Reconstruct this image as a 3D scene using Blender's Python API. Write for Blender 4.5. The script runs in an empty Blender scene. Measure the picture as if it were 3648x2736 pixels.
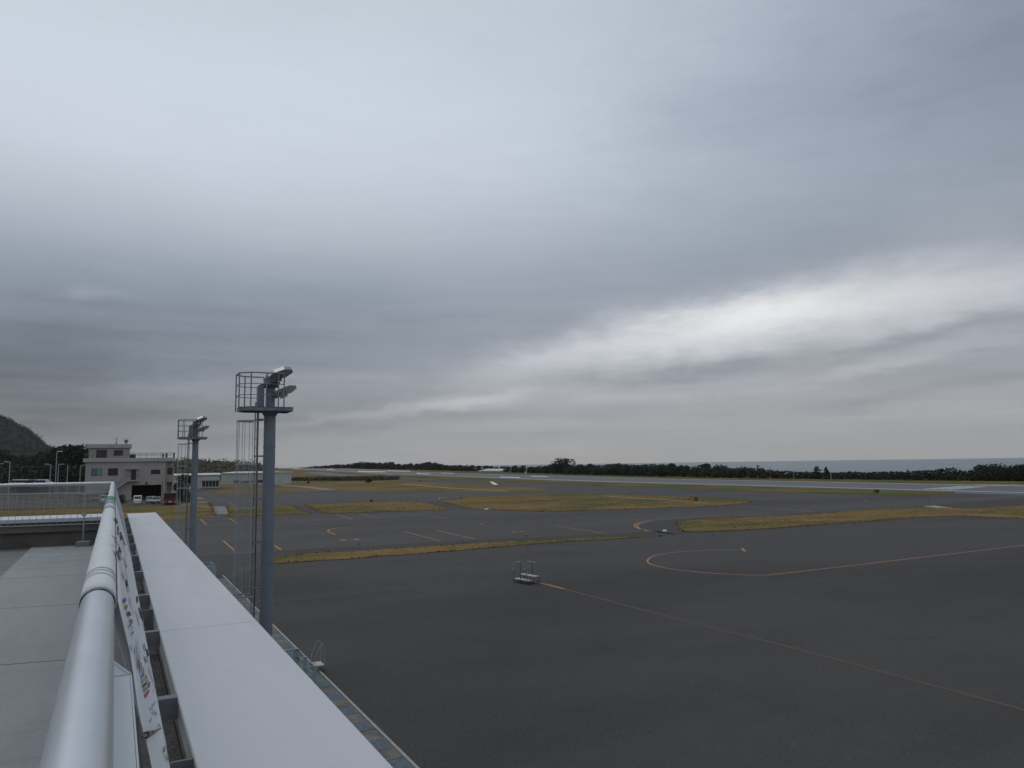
import bpy, bmesh, math, random
from mathutils import Vector, Matrix, noise
R = math.radians
random.seed(7)
scene = bpy.context.scene
COL = scene.collection

# ------------------------------------------------------------------ camera
FPX = 2633.0            # focal length in photo pixels (photo 3648 wide)
CX, CY = 1824.0, 1368.0
H = 6.5                 # eye height above the apron
PITCH = math.atan((1647 - CY) / FPX)
ROLL = R(0.854)
CAM = Vector((0, 0, H))
Fw = Vector((0, math.cos(PITCH), math.sin(PITCH)))
Rt0 = Vector((1, 0, 0)); Up0 = Vector((0, -math.sin(PITCH), math.cos(PITCH)))
Rt = Rt0 * math.cos(ROLL) - Up0 * math.sin(ROLL)
Up = Rt0 * math.sin(ROLL) + Up0 * math.cos(ROLL)
cam = bpy.data.cameras.new('camera'); camo = bpy.data.objects.new('camera', cam)
COL.objects.link(camo); scene.camera = camo
M3 = Matrix((Rt, Up, -Fw)).transposed()
camo.matrix_world = Matrix.Translation(CAM) @ M3.to_4x4()
cam.sensor_width = 36.0; cam.lens = 36.0 * FPX / 3648.0
cam.clip_start = 0.02; cam.clip_end = 60000

# ------------------------------------------------------------------ exposure
vs = scene.view_settings
vs.view_transform = 'Standard'; vs.look = 'None'; vs.exposure = 0.0; vs.gamma = 1.0
vs.use_curve_mapping = False

# ------------------------------------------------------------------ sun
SUN_EL, SUN_AZ = R(48), R(-55)       # azimuth measured from the view direction (+Y) to the right
sl = bpy.data.lights.new('sun', 'SUN'); sl.energy = 0.5; sl.angle = R(25); sl.color = (1, .97, .93)
so = bpy.data.objects.new('sun', sl); COL.objects.link(so)
sd = Vector((math.sin(SUN_AZ) * math.cos(SUN_EL), math.cos(SUN_AZ) * math.cos(SUN_EL), math.sin(SUN_EL)))
so.rotation_euler = sd.to_track_quat('Z', 'Y').to_euler()

# ------------------------------------------------------------------ pixel helpers (photo pixels to rays into the world)
def ray(px, py):
    return (Fw + Rt * ((px - CX) / FPX) - Up * ((py - CY) / FPX)).normalized()
def azel(px, py):
    d = ray(px, py); return math.atan2(d.x, d.y), math.asin(d.z)

# ------------------------------------------------------------------ sky
world = bpy.data.worlds.new('World'); scene.world = world; world.use_nodes = True
wt = world.node_tree; WN = wt.nodes; WL = wt.links
for n in list(WN): WN.remove(n)
def wnode(t, **kw):
    n = WN.new(t)
    for k, v in kw.items(): setattr(n, k, v)
    return n
def setin(sock, v):
    if isinstance(v, (int, float)): sock.default_value = v
    elif isinstance(v, tuple): sock.default_value = v
    else: WL.new(v, sock)
def wm(op, a, b=0.0, c=None):
    n = wnode('ShaderNodeMath', operation=op)
    setin(n.inputs[0], a); setin(n.inputs[1], b)
    if c is not None: setin(n.inputs[2], c)
    return n.outputs[0]
def wnoise(vec, scale, detail=4, rough=.5, off=(0, 0, 0), stretch=(1, 1, 1)):
    mp = wnode('ShaderNodeMapping'); mp.inputs['Location'].default_value = off; mp.inputs['Scale'].default_value = stretch
    WL.new(vec, mp.inputs['Vector'])
    n = wnode('ShaderNodeTexNoise'); n.inputs['Scale'].default_value = scale
    n.inputs['Detail'].default_value = detail; n.inputs['Roughness'].default_value = rough
    WL.new(mp.outputs[0], n.inputs['Vector'])
    return wm('SUBTRACT', n.outputs['Fac'], .5)
tc = wnode('ShaderNodeTexCoord')
sep = wnode('ShaderNodeSeparateXYZ'); WL.new(tc.outputs['Generated'], sep.inputs[0])
dx, dy, dz = sep.outputs
az = wm('ARCTAN2', dx, dy)
el = wm('ARCSINE', dz)
ael = wnode('ShaderNodeCombineXYZ'); WL.new(az, ael.inputs[0]); WL.new(el, ael.inputs[1])
V = ael.outputs[0]
w1 = wnoise(V, 3.2, 5, .55, (3, 1, 0), (1, 2.2, 1)); w2 = wnoise(V, 3.0, 5, .55, (8, 5, 2), (1, 2.2, 1))
f1 = wnoise(V, 14, 9, .68, (1, 2, 0), (1, 3.2, 1)); f2 = wnoise(V, 14, 9, .68, (4, 7, 0), (1, 3.2, 1))
azw = wm('ADD', az, wm('ADD', wm('MULTIPLY', w1, .30), wm('MULTIPLY', f1, .15)))
elw = wm('ADD', el, wm('ADD', wm('MULTIPLY', w2, .07), wm('MULTIPLY', f2, .034)))
def blob(px, py, amp, sx, sy, tilt=0.0):
    """a cloud bank: gaussian around a direction, sizes in photo pixels, tilt = rise to the right"""
    a0, e0 = azel(px, py); sa = sx / FPX; se = sy / FPX
    da = wm('SUBTRACT', azw, a0)
    de = wm('SUBTRACT', wm('SUBTRACT', elw, e0), wm('MULTIPLY', da, tilt))
    qa = wm('POWER', wm('ABSOLUTE', wm('DIVIDE', da, sa)), 2.0)
    qe = wm('POWER', wm('ABSOLUTE', wm('DIVIDE', de, se)), 2.0)
    return wm('MULTIPLY', wm('EXPONENT', wm('MULTIPLY', wm('ADD', qa, qe), -1.0)), amp)
DARKS = [   # grey cloud banks and thinner places
    (40, 1400, -.70, 880, 330, 0), (1250, 1150, -.16, 620, 170, -.03), (4200, -80, -.56, 1300, 740, .1), (2640, 400, -.07, 500, 420, .1),
    (3350, 1208, -.24, 560, 26, .10), (2500, 1300, -.10, 600, 30, .14), (1500, 1500, -.14, 700, 40, .06), (1200, 1440, -.10, 420, 30, .1),
    (2300, 1345, -.16, 420, 26, .12), (3300, 1400, -.10, 500, 22, .08), (650, 1376, .22, 240, 40, .05), (255, 1056, .17, 70, 22, .05), (700, 500, .04, 900, 350, 0), (300, 1480, -.05, 500, 40, 0),
]
BRIGHTS = [ # places where the light breaks through
    (2660, 1130, 1.25, 480, 78, .12), (3450, 1070, .80, 620, 105, .10), (3500, 820, .16, 600, 160, .1), (2080, 1262, .46, 400, 78, .20), (1830, 1415, .40, 330, 24, .10), (1500, 1462, .18, 420, 20, .08),
    (3250, 1290, .22, 600, 24, .08), (2900, 1480, .10, 700, 40, .04), (2350, 1390, .10, 500, 24, .10), (1250, 1345, .06, 500, 40, .05),
]
tot = wm('ADD', 1.0, 0.0)
for b in DARKS: tot = wm('ADD', tot, blob(*b))
br = wm('ADD', 0.0, 0.0)
for b in BRIGHTS: br = wm('ADD', br, blob(*b))
tot = wm('ADD', tot, br)
soft = wnoise(V, 2.2, 6, .5, (2, 9, 0), (1, 2.5, 1)); fine = wnoise(V, 9, 9, .64, (5, 3, 0), (.9, 5.5, 1))
band = wnoise(V, 5, 5, .5, (6, 1, 0), (.55, 9, 1))
lowmask = wm('MAXIMUM', wm('SUBTRACT', 1.0, wm('DIVIDE', el, R(17))), 0.0)
tot = wm('ADD', tot, wm('MULTIPLY', soft, .13))
tot = wm('ADD', tot, wm('MULTIPLY', fine, wm('ADD', .07, wm('MULTIPLY', lowmask, .34))))
horfade = wm('MINIMUM', wm('DIVIDE', wm('MAXIMUM', el, 0.0), R(4)), 1.0)
tot = wm('ADD', tot, wm('MULTIPLY', band, wm('MULTIPLY', wm('MULTIPLY', lowmask, .65), horfade)))
ramp = wnode('ShaderNodeValToRGB'); ramp.color_ramp.interpolation = 'B_SPLINE'
SKY = [(0, (.455, .437, .42)), (2.5, (.465, .455, .452)), (6, (.375, .395, .435)), (10.5, (.365, .395, .45)), (13.5, (.345, .385, .45)), (17, (.47, .51, .58)),
       (22, (.62, .68, .762)), (32, (.60, .675, .755)), (55, (.42, .47, .525)), (90, (.38, .42, .465))]  # highest stops, above the view, kept low to darken the ground
cr = ramp.color_ramp
for i, (d, c) in enumerate(SKY):
    e = cr.elements[i] if i < 2 else cr.elements.new(min(1, d / 90))
    e.position = d / 90; e.color = (*c, 1)
WL.new(wm('DIVIDE', wm('MAXIMUM', el, 0.0), R(90)), ramp.inputs[0])
mulc = wnode('ShaderNodeVectorMath', operation='SCALE')
whit = wnode('ShaderNodeMix', data_type='RGBA'); WL.new(wm('MINIMUM', wm('MAXIMUM', wm('MULTIPLY', br, .85), 0.0), 1.0), whit.inputs[0])
tint = wnode('ShaderNodeMix', data_type='RGBA', blend_type='MULTIPLY'); WL.new(ramp.outputs[0], tint.inputs[6]); tint.inputs[7].default_value = (.935, 1.0, 1.085, 1)
WL.new(wm('MINIMUM', wm('MAXIMUM', wm('MULTIPLY', wm('SUBTRACT', 1.0, tot), 1.9), 0.0), 1.0), tint.inputs[0])
WL.new(tint.outputs[2], whit.inputs[6]); whit.inputs[7].default_value = (.385, .385, .39, 1)
behind = wm('MULTIPLY_ADD', wm('MINIMUM', wm('MAXIMUM', wm('MULTIPLY', dy, -3.0), 0.0), 1.0), -.25, 1.0)  # unseen sky behind the camera dimmed to darken the ground
tot = wm('MULTIPLY', tot, behind)
WL.new(whit.outputs[2], mulc.inputs[0]); WL.new(wm('MULTIPLY', tot, 10.0), mulc.inputs['Scale'])
nish = wnode('ShaderNodeTexSky', sky_type='NISHITA'); nish.sun_disc = False
nish.sun_elevation = SUN_EL; nish.sun_rotation = SUN_AZ
mixs = wnode('ShaderNodeMix', data_type='RGBA'); mixs.inputs[0].default_value = .95
WL.new(nish.outputs[0], mixs.inputs[6]); WL.new(mulc.outputs[0], mixs.inputs[7])
bg = wnode('ShaderNodeBackground'); bg.inputs['Strength'].default_value = .1
WL.new(mixs.outputs[2], bg.inputs['Color'])
wo = wnode('ShaderNodeOutputWorld'); WL.new(bg.outputs[0], wo.inputs['Surface'])

# ------------------------------------------------------------------ terrain: airfield axes u (along the building and runway), n (out to the apron)
TH = R(28.2)
U = Vector((-math.sin(TH), math.cos(TH), 0)); N = Vector((math.cos(TH), math.sin(TH), 0)); Z = Vector((0, 0, 1))
def sp(v): return v.x * U.x + v.y * U.y, v.x * N.x + v.y * N.y
def W(s, p, z=0.0): return U * s + N * p + Z * z
TS = [(-5000, 0), (200, 0), (290, .45), (400, 1.0), (520, 2.4), (660, 4.0), (780, 4.2), (950, -6), (1300, -26), (9000, -30)]
TP = [(-9000, 0), (235, 0), (420, -12), (700, -27), (9000, -32)]
def lerp(tab, v):
    for (a, za), (b, zb) in zip(tab, tab[1:]):
        if v <= b: return za + (zb - za) * (v - a) / (b - a)
    return tab[-1][1]
def ground_z(x, y):
    s, p = sp(Vector((x, y)).to_3d()); return lerp(TS, s) + lerp(TP, p)
def G(px, py, z=0.0):
    """photo pixel to the point of the ground (raised by z) it shows"""
    d = ray(px, py); t0, t = 1.0, 1.0
    while t < 4000:
        P = CAM + d * t
        if P.z - z < ground_z(P.x, P.y): break
        t0 = t; t *= 1.03
    a, b = t0, t
    for _ in range(40):
        m = (a + b) / 2; P = CAM + d * m
        if P.z - z < ground_z(P.x, P.y): b = m
        else: a = m
    return CAM + d * b
def at_depth(px, py, Y):
    d = ray(px, py); return CAM + d * (Y / d.y)
def on_z(px, py, zrel):
    d = ray(px, py); return CAM + d * (zrel / d.z)
def on_plane(px, py, P0, nrm):
    d = ray(px, py); return CAM + d * ((P0 - CAM).dot(nrm) / d.dot(nrm))

# ------------------------------------------------------------------ materials
def mat(name, color, rough=.7, metal=0.0, var=.12, scale=6.0, bump=0.0, bscale=40.0, color2=None, spec=None, detail=5, stretch=(1, 1, 1)):
    m = bpy.data.materials.new(name); m.use_nodes = True
    nt = m.node_tree; b = nt.nodes['Principled BSDF']
    b.inputs['Roughness'].default_value = rough; b.inputs['Metallic'].default_value = metal
    if spec is not None: b.inputs['Specular IOR Level'].default_value = spec
    tcn = nt.nodes.new('ShaderNodeTexCoord'); mp = nt.nodes.new('ShaderNodeMapping'); mp.inputs['Scale'].default_value = stretch
    nt.links.new(tcn.outputs['Object'], mp.inputs[0])
    nz = nt.nodes.new('ShaderNodeTexNoise'); nz.inputs['Scale'].default_value = scale; nz.inputs['Detail'].default_value = detail
    nz.inputs['Roughness'].default_value = .6
    nt.links.new(mp.outputs[0], nz.inputs['Vector'])
    rp = nt.nodes.new('ShaderNodeValToRGB')
    c2 = color2 or tuple(c * (1 - var) for c in color); c1 = color if color2 else tuple(min(1, c * (1 + var)) for c in color)
    rp.color_ramp.elements[0].position = .32; rp.color_ramp.elements[1].position = .68
    rp.color_ramp.elements[0].color = (*c2, 1); rp.color_ramp.elements[1].color = (*c1, 1)
    nt.links.new(nz.outputs['Fac'], rp.inputs[0]); nt.links.new(rp.outputs[0], b.inputs['Base Color'])
    if bump:
        n2 = nt.nodes.new('ShaderNodeTexNoise'); n2.inputs['Scale'].default_value = bscale; n2.inputs['Detail'].default_value = 4
        nt.links.new(mp.outputs[0], n2.inputs['Vector'])
        bp = nt.nodes.new('ShaderNodeBump'); bp.inputs['Strength'].default_value = bump; bp.inputs['Distance'].default_value = .02
        nt.links.new(n2.outputs['Fac'], bp.inputs['Height']); nt.links.new(bp.outputs[0], b.inputs['Normal'])
    return m
def ground_mat(name, layers, rough=.85, bump=.3, bscale=8, spec=.3, rot=TH):
    """layers: first (color), then (color, scale, lo, hi, amount, stretch)"""
    m = bpy.data.materials.new(name); m.use_nodes = True; nt = m.node_tree; b = nt.nodes['Principled BSDF']
    b.inputs['Roughness'].default_value = rough; b.inputs['Specular IOR Level'].default_value = spec
    tcn = nt.nodes.new('ShaderNodeTexCoord')
    rt = nt.nodes.new('ShaderNodeMapping'); rt.vector_type = 'POINT'; rt.inputs['Rotation'].default_value = (0, 0, -rot)
    nt.links.new(tcn.outputs['Object'], rt.inputs[0])
    cur = None
    for i, L in enumerate(layers):
        if i == 0:
            c = nt.nodes.new('ShaderNodeRGB'); c.outputs[0].default_value = (*L, 1); cur = c.outputs[0]; continue
        col, sc, lo, hi, amt, st = L
        mp = nt.nodes.new('ShaderNodeMapping'); mp.inputs['Scale'].default_value = st; mp.inputs['Location'].default_value = (i * 3.7, i * 1.3, 0)
        nt.links.new(rt.outputs[0], mp.inputs[0])
        nz = nt.nodes.new('ShaderNodeTexNoise'); nz.inputs['Scale'].default_value = sc; nz.inputs['Detail'].default_value = 6; nz.inputs['Roughness'].default_value = .62
        nt.links.new(mp.outputs[0], nz.inputs['Vector'])
        mr = nt.nodes.new('ShaderNodeMapRange'); mr.inputs[1].default_value = lo; mr.inputs[2].default_value = hi; mr.inputs[4].default_value = amt
        nt.links.new(nz.outputs['Fac'], mr.inputs[0])
        mx = nt.nodes.new('ShaderNodeMix'); mx.data_type = 'RGBA'
        nt.links.new(mr.outputs[0], mx.inputs[0]); nt.links.new(cur, mx.inputs[6]); mx.inputs[7].default_value = (*col, 1)
        cur = mx.outputs[2]
    nt.links.new(cur, b.inputs['Base Color'])
    n2 = nt.nodes.new('ShaderNodeTexNoise'); n2.inputs['Scale'].default_value = bscale; n2.inputs['Detail'].default_value = 6
    nt.links.new(tcn.outputs['Object'], n2.inputs['Vector'])
    bp = nt.nodes.new('ShaderNodeBump'); bp.inputs['Strength'].default_value = bump; bp.inputs['Distance'].default_value = .05
    nt.links.new(n2.outputs['Fac'], bp.inputs['Height']); nt.links.new(bp.outputs[0], b.inputs['Normal'])
    return m
def leaf_mat(name, c1, c2, sc=.7):
    m = bpy.data.materials.new(name); m.use_nodes = True; nt = m.node_tree; b = nt.nodes['Principled BSDF']
    b.inputs['Roughness'].default_value = .8; b.inputs['Specular IOR Level'].default_value = .15
    tcn = nt.nodes.new('ShaderNodeTexCoord'); oi = nt.nodes.new('ShaderNodeObjectInfo')
    nz = nt.nodes.new('ShaderNodeTexNoise'); nz.inputs['Scale'].default_value = sc; nz.inputs['Detail'].default_value = 5
    nt.links.new(tcn.outputs['Object'], nz.inputs['Vector'])
    ad = nt.nodes.new('ShaderNodeMath'); ad.operation = 'MULTIPLY_ADD'; ad.inputs[1].default_value = .5
    nt.links.new(oi.outputs['Random'], ad.inputs[0]); nt.links.new(nz.outputs['Fac'], ad.inputs[2])
    rp = nt.nodes.new('ShaderNodeValToRGB'); rp.color_ramp.elements[0].position = .45; rp.color_ramp.elements[1].position = 1.0
    rp.color_ramp.elements[0].color = (*c1, 1); rp.color_ramp.elements[1].color = (*c2, 1)
    nt.links.new(ad.outputs[0], rp.inputs[0]); nt.links.new(rp.outputs[0], b.inputs['Base Color'])
    return m

one = (1, 1, 1)
M = {}
M['grass'] = ground_mat('dry_grass', [(.212, .136, .054), ((.088, .094, .030), .05, .47, .58, .9, (.6, 1, 1)), ((.27, .165, .075), .13, .53, .68, .8, one), ((.050, .062, .020), .4, .55, .70, .75, (.6, 1, 1)),
    ((.36, .27, .15), 1.3, .55, .70, .7, one), ((.05, .040, .016), 2.6, .56, .70, .7, one)], .95, .8, 5, .05)
M['tuft'] = ground_mat('grass_blades', [(.29, .185, .07), ((.12, .125, .04), .06, .48, .60, .85, one), ((.35, .24, .11), .8, .52, .70, .8, one)], .95, .1, 5, .0)
M['verge'] = ground_mat('green_verge', [(.098, .106, .034), ((.20, .135, .050), .06, .46, .58, .9, one), ((.045, .060, .018), .5, .52, .70, .75, one),
    ((.27, .21, .10), 1.6, .55, .72, .6, one), ((.04, .04, .014), 3, .56, .72, .6, one)], .95, .8, 5, .05)
M['apron'] = ground_mat('apron_asphalt', [(0.0730, 0.0684, 0.0650), ((0.0490, 0.0456, 0.0433), .028, .46, .56, .95, (.7, 1.2, 1)), ((0.0912, 0.0866, 0.0832), .05, .54, .70, .7, (.25, 1.4, 1)),
    ((0.0456, 0.0445, 0.0433), .35, .58, .74, .55, (.6, 1, 1)), ((0.1140, 0.1117, 0.1094), 1.6, .60, .78, .40, one), ((0.1197, 0.1197, 0.1197), 16, .52, .74, .75, one), ((0.0388, 0.0388, 0.0388), 9, .54, .76, .75, one)], .8, .5, 24, .15)
M['apron2'] = ground_mat('old_apron_asphalt', [(0.0684, 0.0627, 0.0593), ((0.0456, 0.0410, 0.0388), .06, .44, .60, .85, (.14, 1.2, 1)), ((0.0980, 0.0923, 0.0878), .09, .52, .68, .7, (.10, 1.4, 1)),
    ((0.0433, 0.0399, 0.0376), .25, .54, .74, .6, (.5, 1, 1)), ((0.1140, 0.1094, 0.1049), 1.2, .58, .78, .45, one), ((0.1254, 0.1208, 0.1140), 12, .5, .75, .55, one)], .78, .4, 20, .25)
M['dark_asphalt'] = ground_mat('dark_asphalt', [(0.0448, 0.0408, 0.0400), ((0.0600, 0.0560, 0.0544), .15, .45, .7, .7, (1, .4, 1)), ((0.0320, 0.0296, 0.0288), .5, .5, .75, .6, one)], .8, .35, 20, .3)
M['runway'] = ground_mat('runway_asphalt', [(.125, .125, .130), ((.095, .095, .10), .03, .45, .65, .7, (1, .06, 1)), ((.085, .085, .088), .15, .55, .75, .5, (1, .1, 1)),
    ((.15, .15, .155), 1.2, .5, .75, .35, one)], .7, .3, 10, .4)
M['concrete_path'] = ground_mat('path_concrete', [(.24, .235, .225), ((.17, .165, .155), .4, .45, .7, .8, one), ((.29, .28, .27), 2, .5, .7, .5, one)], .9, .3, 10, .2)
M['sand'] = ground_mat('sandy_gravel', [(.36, .34, .29), ((.22, .2, .15), .4, .4, .65, .8, one)], .95, .3, 10, .2)
M['soil'] = ground_mat('yard_ground', [(.075, .070, .060), ((.07, .066, .055), .1, .4, .65, .8, one), ((.14, .125, .10), .8, .5, .7, .6, one)], .95, .3, 6, .2)
M['white_paint'] = mat('white_road_paint', (.74, .74, .73), .8, var=.12, scale=1.5)
M['worn_white'] = mat('worn_white_paint', (.20, .195, .19), .85, scale=.9, color2=(.085, .083, .081))
M['orange_paint'] = mat('orange_line_paint', (.55, .24, .08), .8, scale=1.2, color2=(.30, .145, .065))
M['worn_orange'] = mat('worn_orange_paint', (.27, .135, .075), .85, scale=1.3, color2=(.10, .075, .062))
M['faded_orange'] = mat('faded_orange_paint', (.094, .064, .042), .85, scale=.8, color2=(.076, .060, .047))
M['yellow_paint'] = mat('yellow_line_paint', (.50, .28, .06), .8, scale=1.2, color2=(.33, .19, .06))
M['leaf_dark'] = leaf_mat('dark_foliage', (.016, .022, .014), (.058, .068, .040))
M['leaf_mid'] = leaf_mat('mid_foliage', (.024, .032, .018), (.076, .084, .046))
M['leaf_brown'] = leaf_mat('brownish_foliage', (.030, .026, .018), (.080, .066, .044))
M['leaf_hill'] = leaf_mat('hill_foliage', (.014, .022, .016), (.032, .046, .034), .012)
M['leaf_scrub'] = leaf_mat('scrub_foliage', (.050, .055, .032), (.16, .15, .095), .08)
M['leaf_hedge'] = leaf_mat('hedge_foliage', (.075, .080, .050), (.24, .225, .16), .12)
M['bark'] = mat('bark', (.075, .06, .045), .9, var=.3, scale=6)
M['hill'] = ground_mat('hill_earth', [(.035, .045, .028), ((.05, .055, .03), .05, .45, .65, .8, one)], .95, .2, 2, .1)
def sea_mat():
    m = bpy.data.materials.new('sea_water'); m.use_nodes = True; nt = m.node_tree; b = nt.nodes['Principled BSDF']
    b.inputs['Roughness'].default_value = .35; b.inputs['Specular IOR Level'].default_value = .2
    tcn = nt.nodes.new('ShaderNodeTexCoord'); nz = nt.nodes.new('ShaderNodeTexNoise'); nz.inputs['Scale'].default_value = .0016; nz.inputs['Detail'].default_value = 8
    mp = nt.nodes.new('ShaderNodeMapping'); mp.inputs['Scale'].default_value = (.5, 1.8, 1); mp.inputs['Rotation'].default_value = (0, 0, .4)
    nt.links.new(tcn.outputs['Object'], mp.inputs[0]); nt.links.new(mp.outputs[0], nz.inputs[0])
    rp = nt.nodes.new('ShaderNodeValToRGB'); rp.color_ramp.elements[0].position = .3; rp.color_ramp.elements[1].position = .7
    rp.color_ramp.elements[0].color = (.105, .150, .185, 1); rp.color_ramp.elements[1].color = (.165, .215, .25, 1)
    nt.links.new(nz.outputs[0], rp.inputs[0]); nt.links.new(rp.outputs[0], b.inputs['Base Color'])
    n2 = nt.nodes.new('ShaderNodeTexNoise'); n2.inputs['Scale'].default_value = .08; n2.inputs['Detail'].default_value = 6
    nt.links.new(tcn.outputs['Object'], n2.inputs[0])
    bp = nt.nodes.new('ShaderNodeBump'); bp.inputs['Strength'].default_value = 1; bp.inputs['Distance'].default_value = 3
    nt.links.new(n2.outputs[0], bp.inputs['Height']); nt.links.new(bp.outputs[0], b.inputs['Normal'])
    return m
M['sea'] = sea_mat()
M['roof_white'] = ground_mat('coated_white_metal', [(.60, .61, .64), ((.54, .55, .575), 1.1, .45, .70, .7, (3.5, .5, 1)), ((.50, .50, .50), 3.2, .60, .80, .55, (2.5, 1, 1)), ((.42, .41, .39), 22, .70, .82, .5, one)], .5, .05, 200, .4)
M['handrail'] = mat('brushed_handrail_metal', (.60, .63, .665), .34, .8, var=.05, scale=8, stretch=(1, 1, 1))
M['galv'] = mat('galvanised_steel', (.40, .42, .44), .5, .35, var=.12, scale=9)
M['galv_dark'] = mat('weathered_dark_steel', (.15, .155, .165), .55, .3, var=.2, scale=9)
M['bronze'] = mat('bronze_steel_post', (.10, .09, .085), .5, .4, var=.25, scale=14)
M['tower'] = mat('galvanised_tower_steel', (.235, .265, .315), .5, .3, scale=2.2, color2=(.19, .215, .255), stretch=(1, 1, .5))
M['tower_dark'] = mat('dark_tower_steel', (.11, .115, .13), .55, .3, var=.2, scale=5)
M['lamp_grey'] = mat('lamp_housing_grey', (.34, .335, .33), .5, .2, scale=16, color2=(.18, .178, .175))
M['lamp_top'] = mat('lamp_top_aluminium', (.66, .66, .66), .45, .1, var=.03)
M['lens'] = mat('lamp_glass', (.10, .11, .12), .1, var=.05)
M['deck_dark'] = ground_mat('deck_membrane', [(.155, .150, .145), ((.10, .096, .092), .5, .42, .62, .9, (.5, 2, 1)), ((.22, .215, .21), 1.4, .55, .72, .6, (.3, 2.5, 1))], .6, .2, 40, .4)
M['deck_slab'] = ground_mat('deck_cement_slab', [(0.2622, 0.2852, 0.2930), ((0.2162, 0.2392, 0.2465), .8, .45, .65, .8, (3, .5, 1)), ((0.3036, 0.3220, 0.3301), 2.2, .5, .7, .5, (3, .6, 1)), ((0.1932, 0.2116, 0.2185), 6, .6, .8, .35, (2, 1, 1)), ((.17, .185, .19), 1.6, .56, .74, .65, (.35, 2.2, 1)), ((.36, .385, .39), 5, .6, .8, .4, (.4, 2, 1)), ((.15, .16, .16), 30, .62, .8, .4, one)], .6, .15, 60, .4)
M['joint'] = mat('dark_joint', (.035, .035, .036), .9)
M['conc'] = mat('stained_concrete', (.30, .295, .28), .9, scale=1.1, color2=(.20, .195, .185), bump=.2, bscale=30)
M['conc_dark'] = mat('dark_stained_concrete', (.23, .215, .195), .9, scale=1.6, color2=(.13, .12, .108), bump=.2, bscale=30)
M['gutter'] = mat('wet_gutter_concrete', (.055, .052, .048), .6, scale=5, color2=(.022, .021, .02), bump=.4, bscale=25)
M['gutter_kerb'] = mat('mossy_kerb_concrete', (.15, .135, .10), .9, scale=6, color2=(.07, .064, .05), bump=.3)
M['lip'] = mat('shaded_coping_lip', (.34, .34, .345), .6, scale=5, color2=(.22, .215, .21))  # shade on the coping's inner face, put into a darker base colour
M['bracket'] = mat('bracket_steel', (.18, .185, .20), .5, .4, var=.12, scale=10)
M['cloth'] = mat('white_banner_cloth', (.66, .675, .69), .85, var=.04, scale=7, bump=.15, bscale=14)
M['ink'] = mat('dark_violet_ink', (.065, .058, .10), .8, var=.1)
M['green_ink'] = mat('green_ink', (.03, .24, .14), .8, var=.1)
M['blue_ink'] = mat('blue_ink', (.04, .15, .42), .8, var=.1)
M['yellow_ink'] = mat('ochre_ink', (.48, .30, .08), .8, var=.1)
M['red_ink'] = mat('red_ink', (.45, .05, .10), .8, var=.1)
M['black_ink'] = mat('black_ink', (.03, .03, .035), .8, var=.1)
M['pink_ink'] = mat('pale_pink_ink', (.42, .30, .36), .8, var=.1)
M['grey_ink_and_hem_shade'] = mat('grey_ink_and_hem_shade', (.21, .22, .26), .8, var=.1)
M['thread'] = mat('pale_grey_thread', (.36, .37, .40), .85)
M['cream_ink'] = mat('cream_cloth', (.50, .49, .47), .85, var=.05)
M['board'] = mat('white_enamel', (.56, .60, .635), .4, var=.03, scale=3)
M['panel'] = mat('grey_infill_sheet', (.36, .37, .40), .7, var=.08, scale=4)
M['station'] = mat('station_render', (.405, .375, .365), .9, var=.08, scale=.6, bump=.1, bscale=20)
M['station_band'] = mat('station_parapet_render', (.46, .435, .42), .9, var=.06, scale=.5)
M['dark_glass'] = mat('dark_window_glass', (.030, .032, .036), .15, var=.2, spec=.5)
M['green_glass'] = mat('curtained_green_glass', (.17, .32, .28), .3, var=.1)
M['blue_glass'] = mat('curtained_blue_glass', (.13, .17, .20), .3, var=.1)
M['dark_frame'] = mat('dark_frame', (.035, .033, .032), .5)
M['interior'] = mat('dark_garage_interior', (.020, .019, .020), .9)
M['wall_white'] = mat('white_render', (.50, .505, .485), .85, var=.06, scale=.4)
M['wall_green'] = mat('pale_green_cladding', (.47, .51, .475), .8, var=.06, scale=.4)
M['roof_pale'] = mat('pale_roof_sheet', (.55, .57, .59), .5, var=.06, scale=.5)
M['car_white'] = mat('white_car_paint', (.66, .67, .67), .3, var=.03)
M['car_green'] = mat('pale_green_car_paint', (.24, .35, .33), .3, var=.03)
M['car_grey'] = mat('grey_car_paint', (.20, .21, .22), .3, var=.03)
M['car_red'] = mat('red_vehicle_paint', (.20, .018, .026), .35, var=.05)
M['black'] = mat('black_rubber', (.02, .02, .02), .8)
M['wood'] = mat('weathered_post', (.36, .35, .335), .85, var=.2, scale=4)
M['sign_yellow'] = mat('sign_yellow', (.52, .26, .012), .45, var=.05)
M['sign_red'] = mat('sign_red', (.28, .035, .015), .5, var=.05)
M['sign_black'] = mat('sign_black', (.018, .015, .015), .5)
M['grate'] = mat('blue_grey_grating', (.22, .265, .30), .5, .4, var=.15, scale=6)
M['cover'] = mat('concrete_drain_cover', (.20, .19, .165), .9, scale=2.5, color2=(.10, .095, .08), bump=.2)
M['curb'] = mat('pale_kerb_concrete', (.36, .35, .315), .9, var=.15, scale=3)
M['drain'] = mat('dark_drain_concrete', (.05, .048, .043), .9, var=.3, scale=2)  # dark mottled concrete colour for the channel bed
M['guard'] = mat('pale_blue_guard_paint', (.30, .38, .425), .5, .2, var=.08, scale=4)
M['step_white'] = mat('step_tread_aluminium', (.42, .42, .40), .5, .2, var=.1, scale=9)
M['blue_lens'] = mat('blue_light_lens', (.03, .03, .18), .3)
M['yellow_tank'] = mat('cream_tank', (.50, .47, .30), .6)

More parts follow.
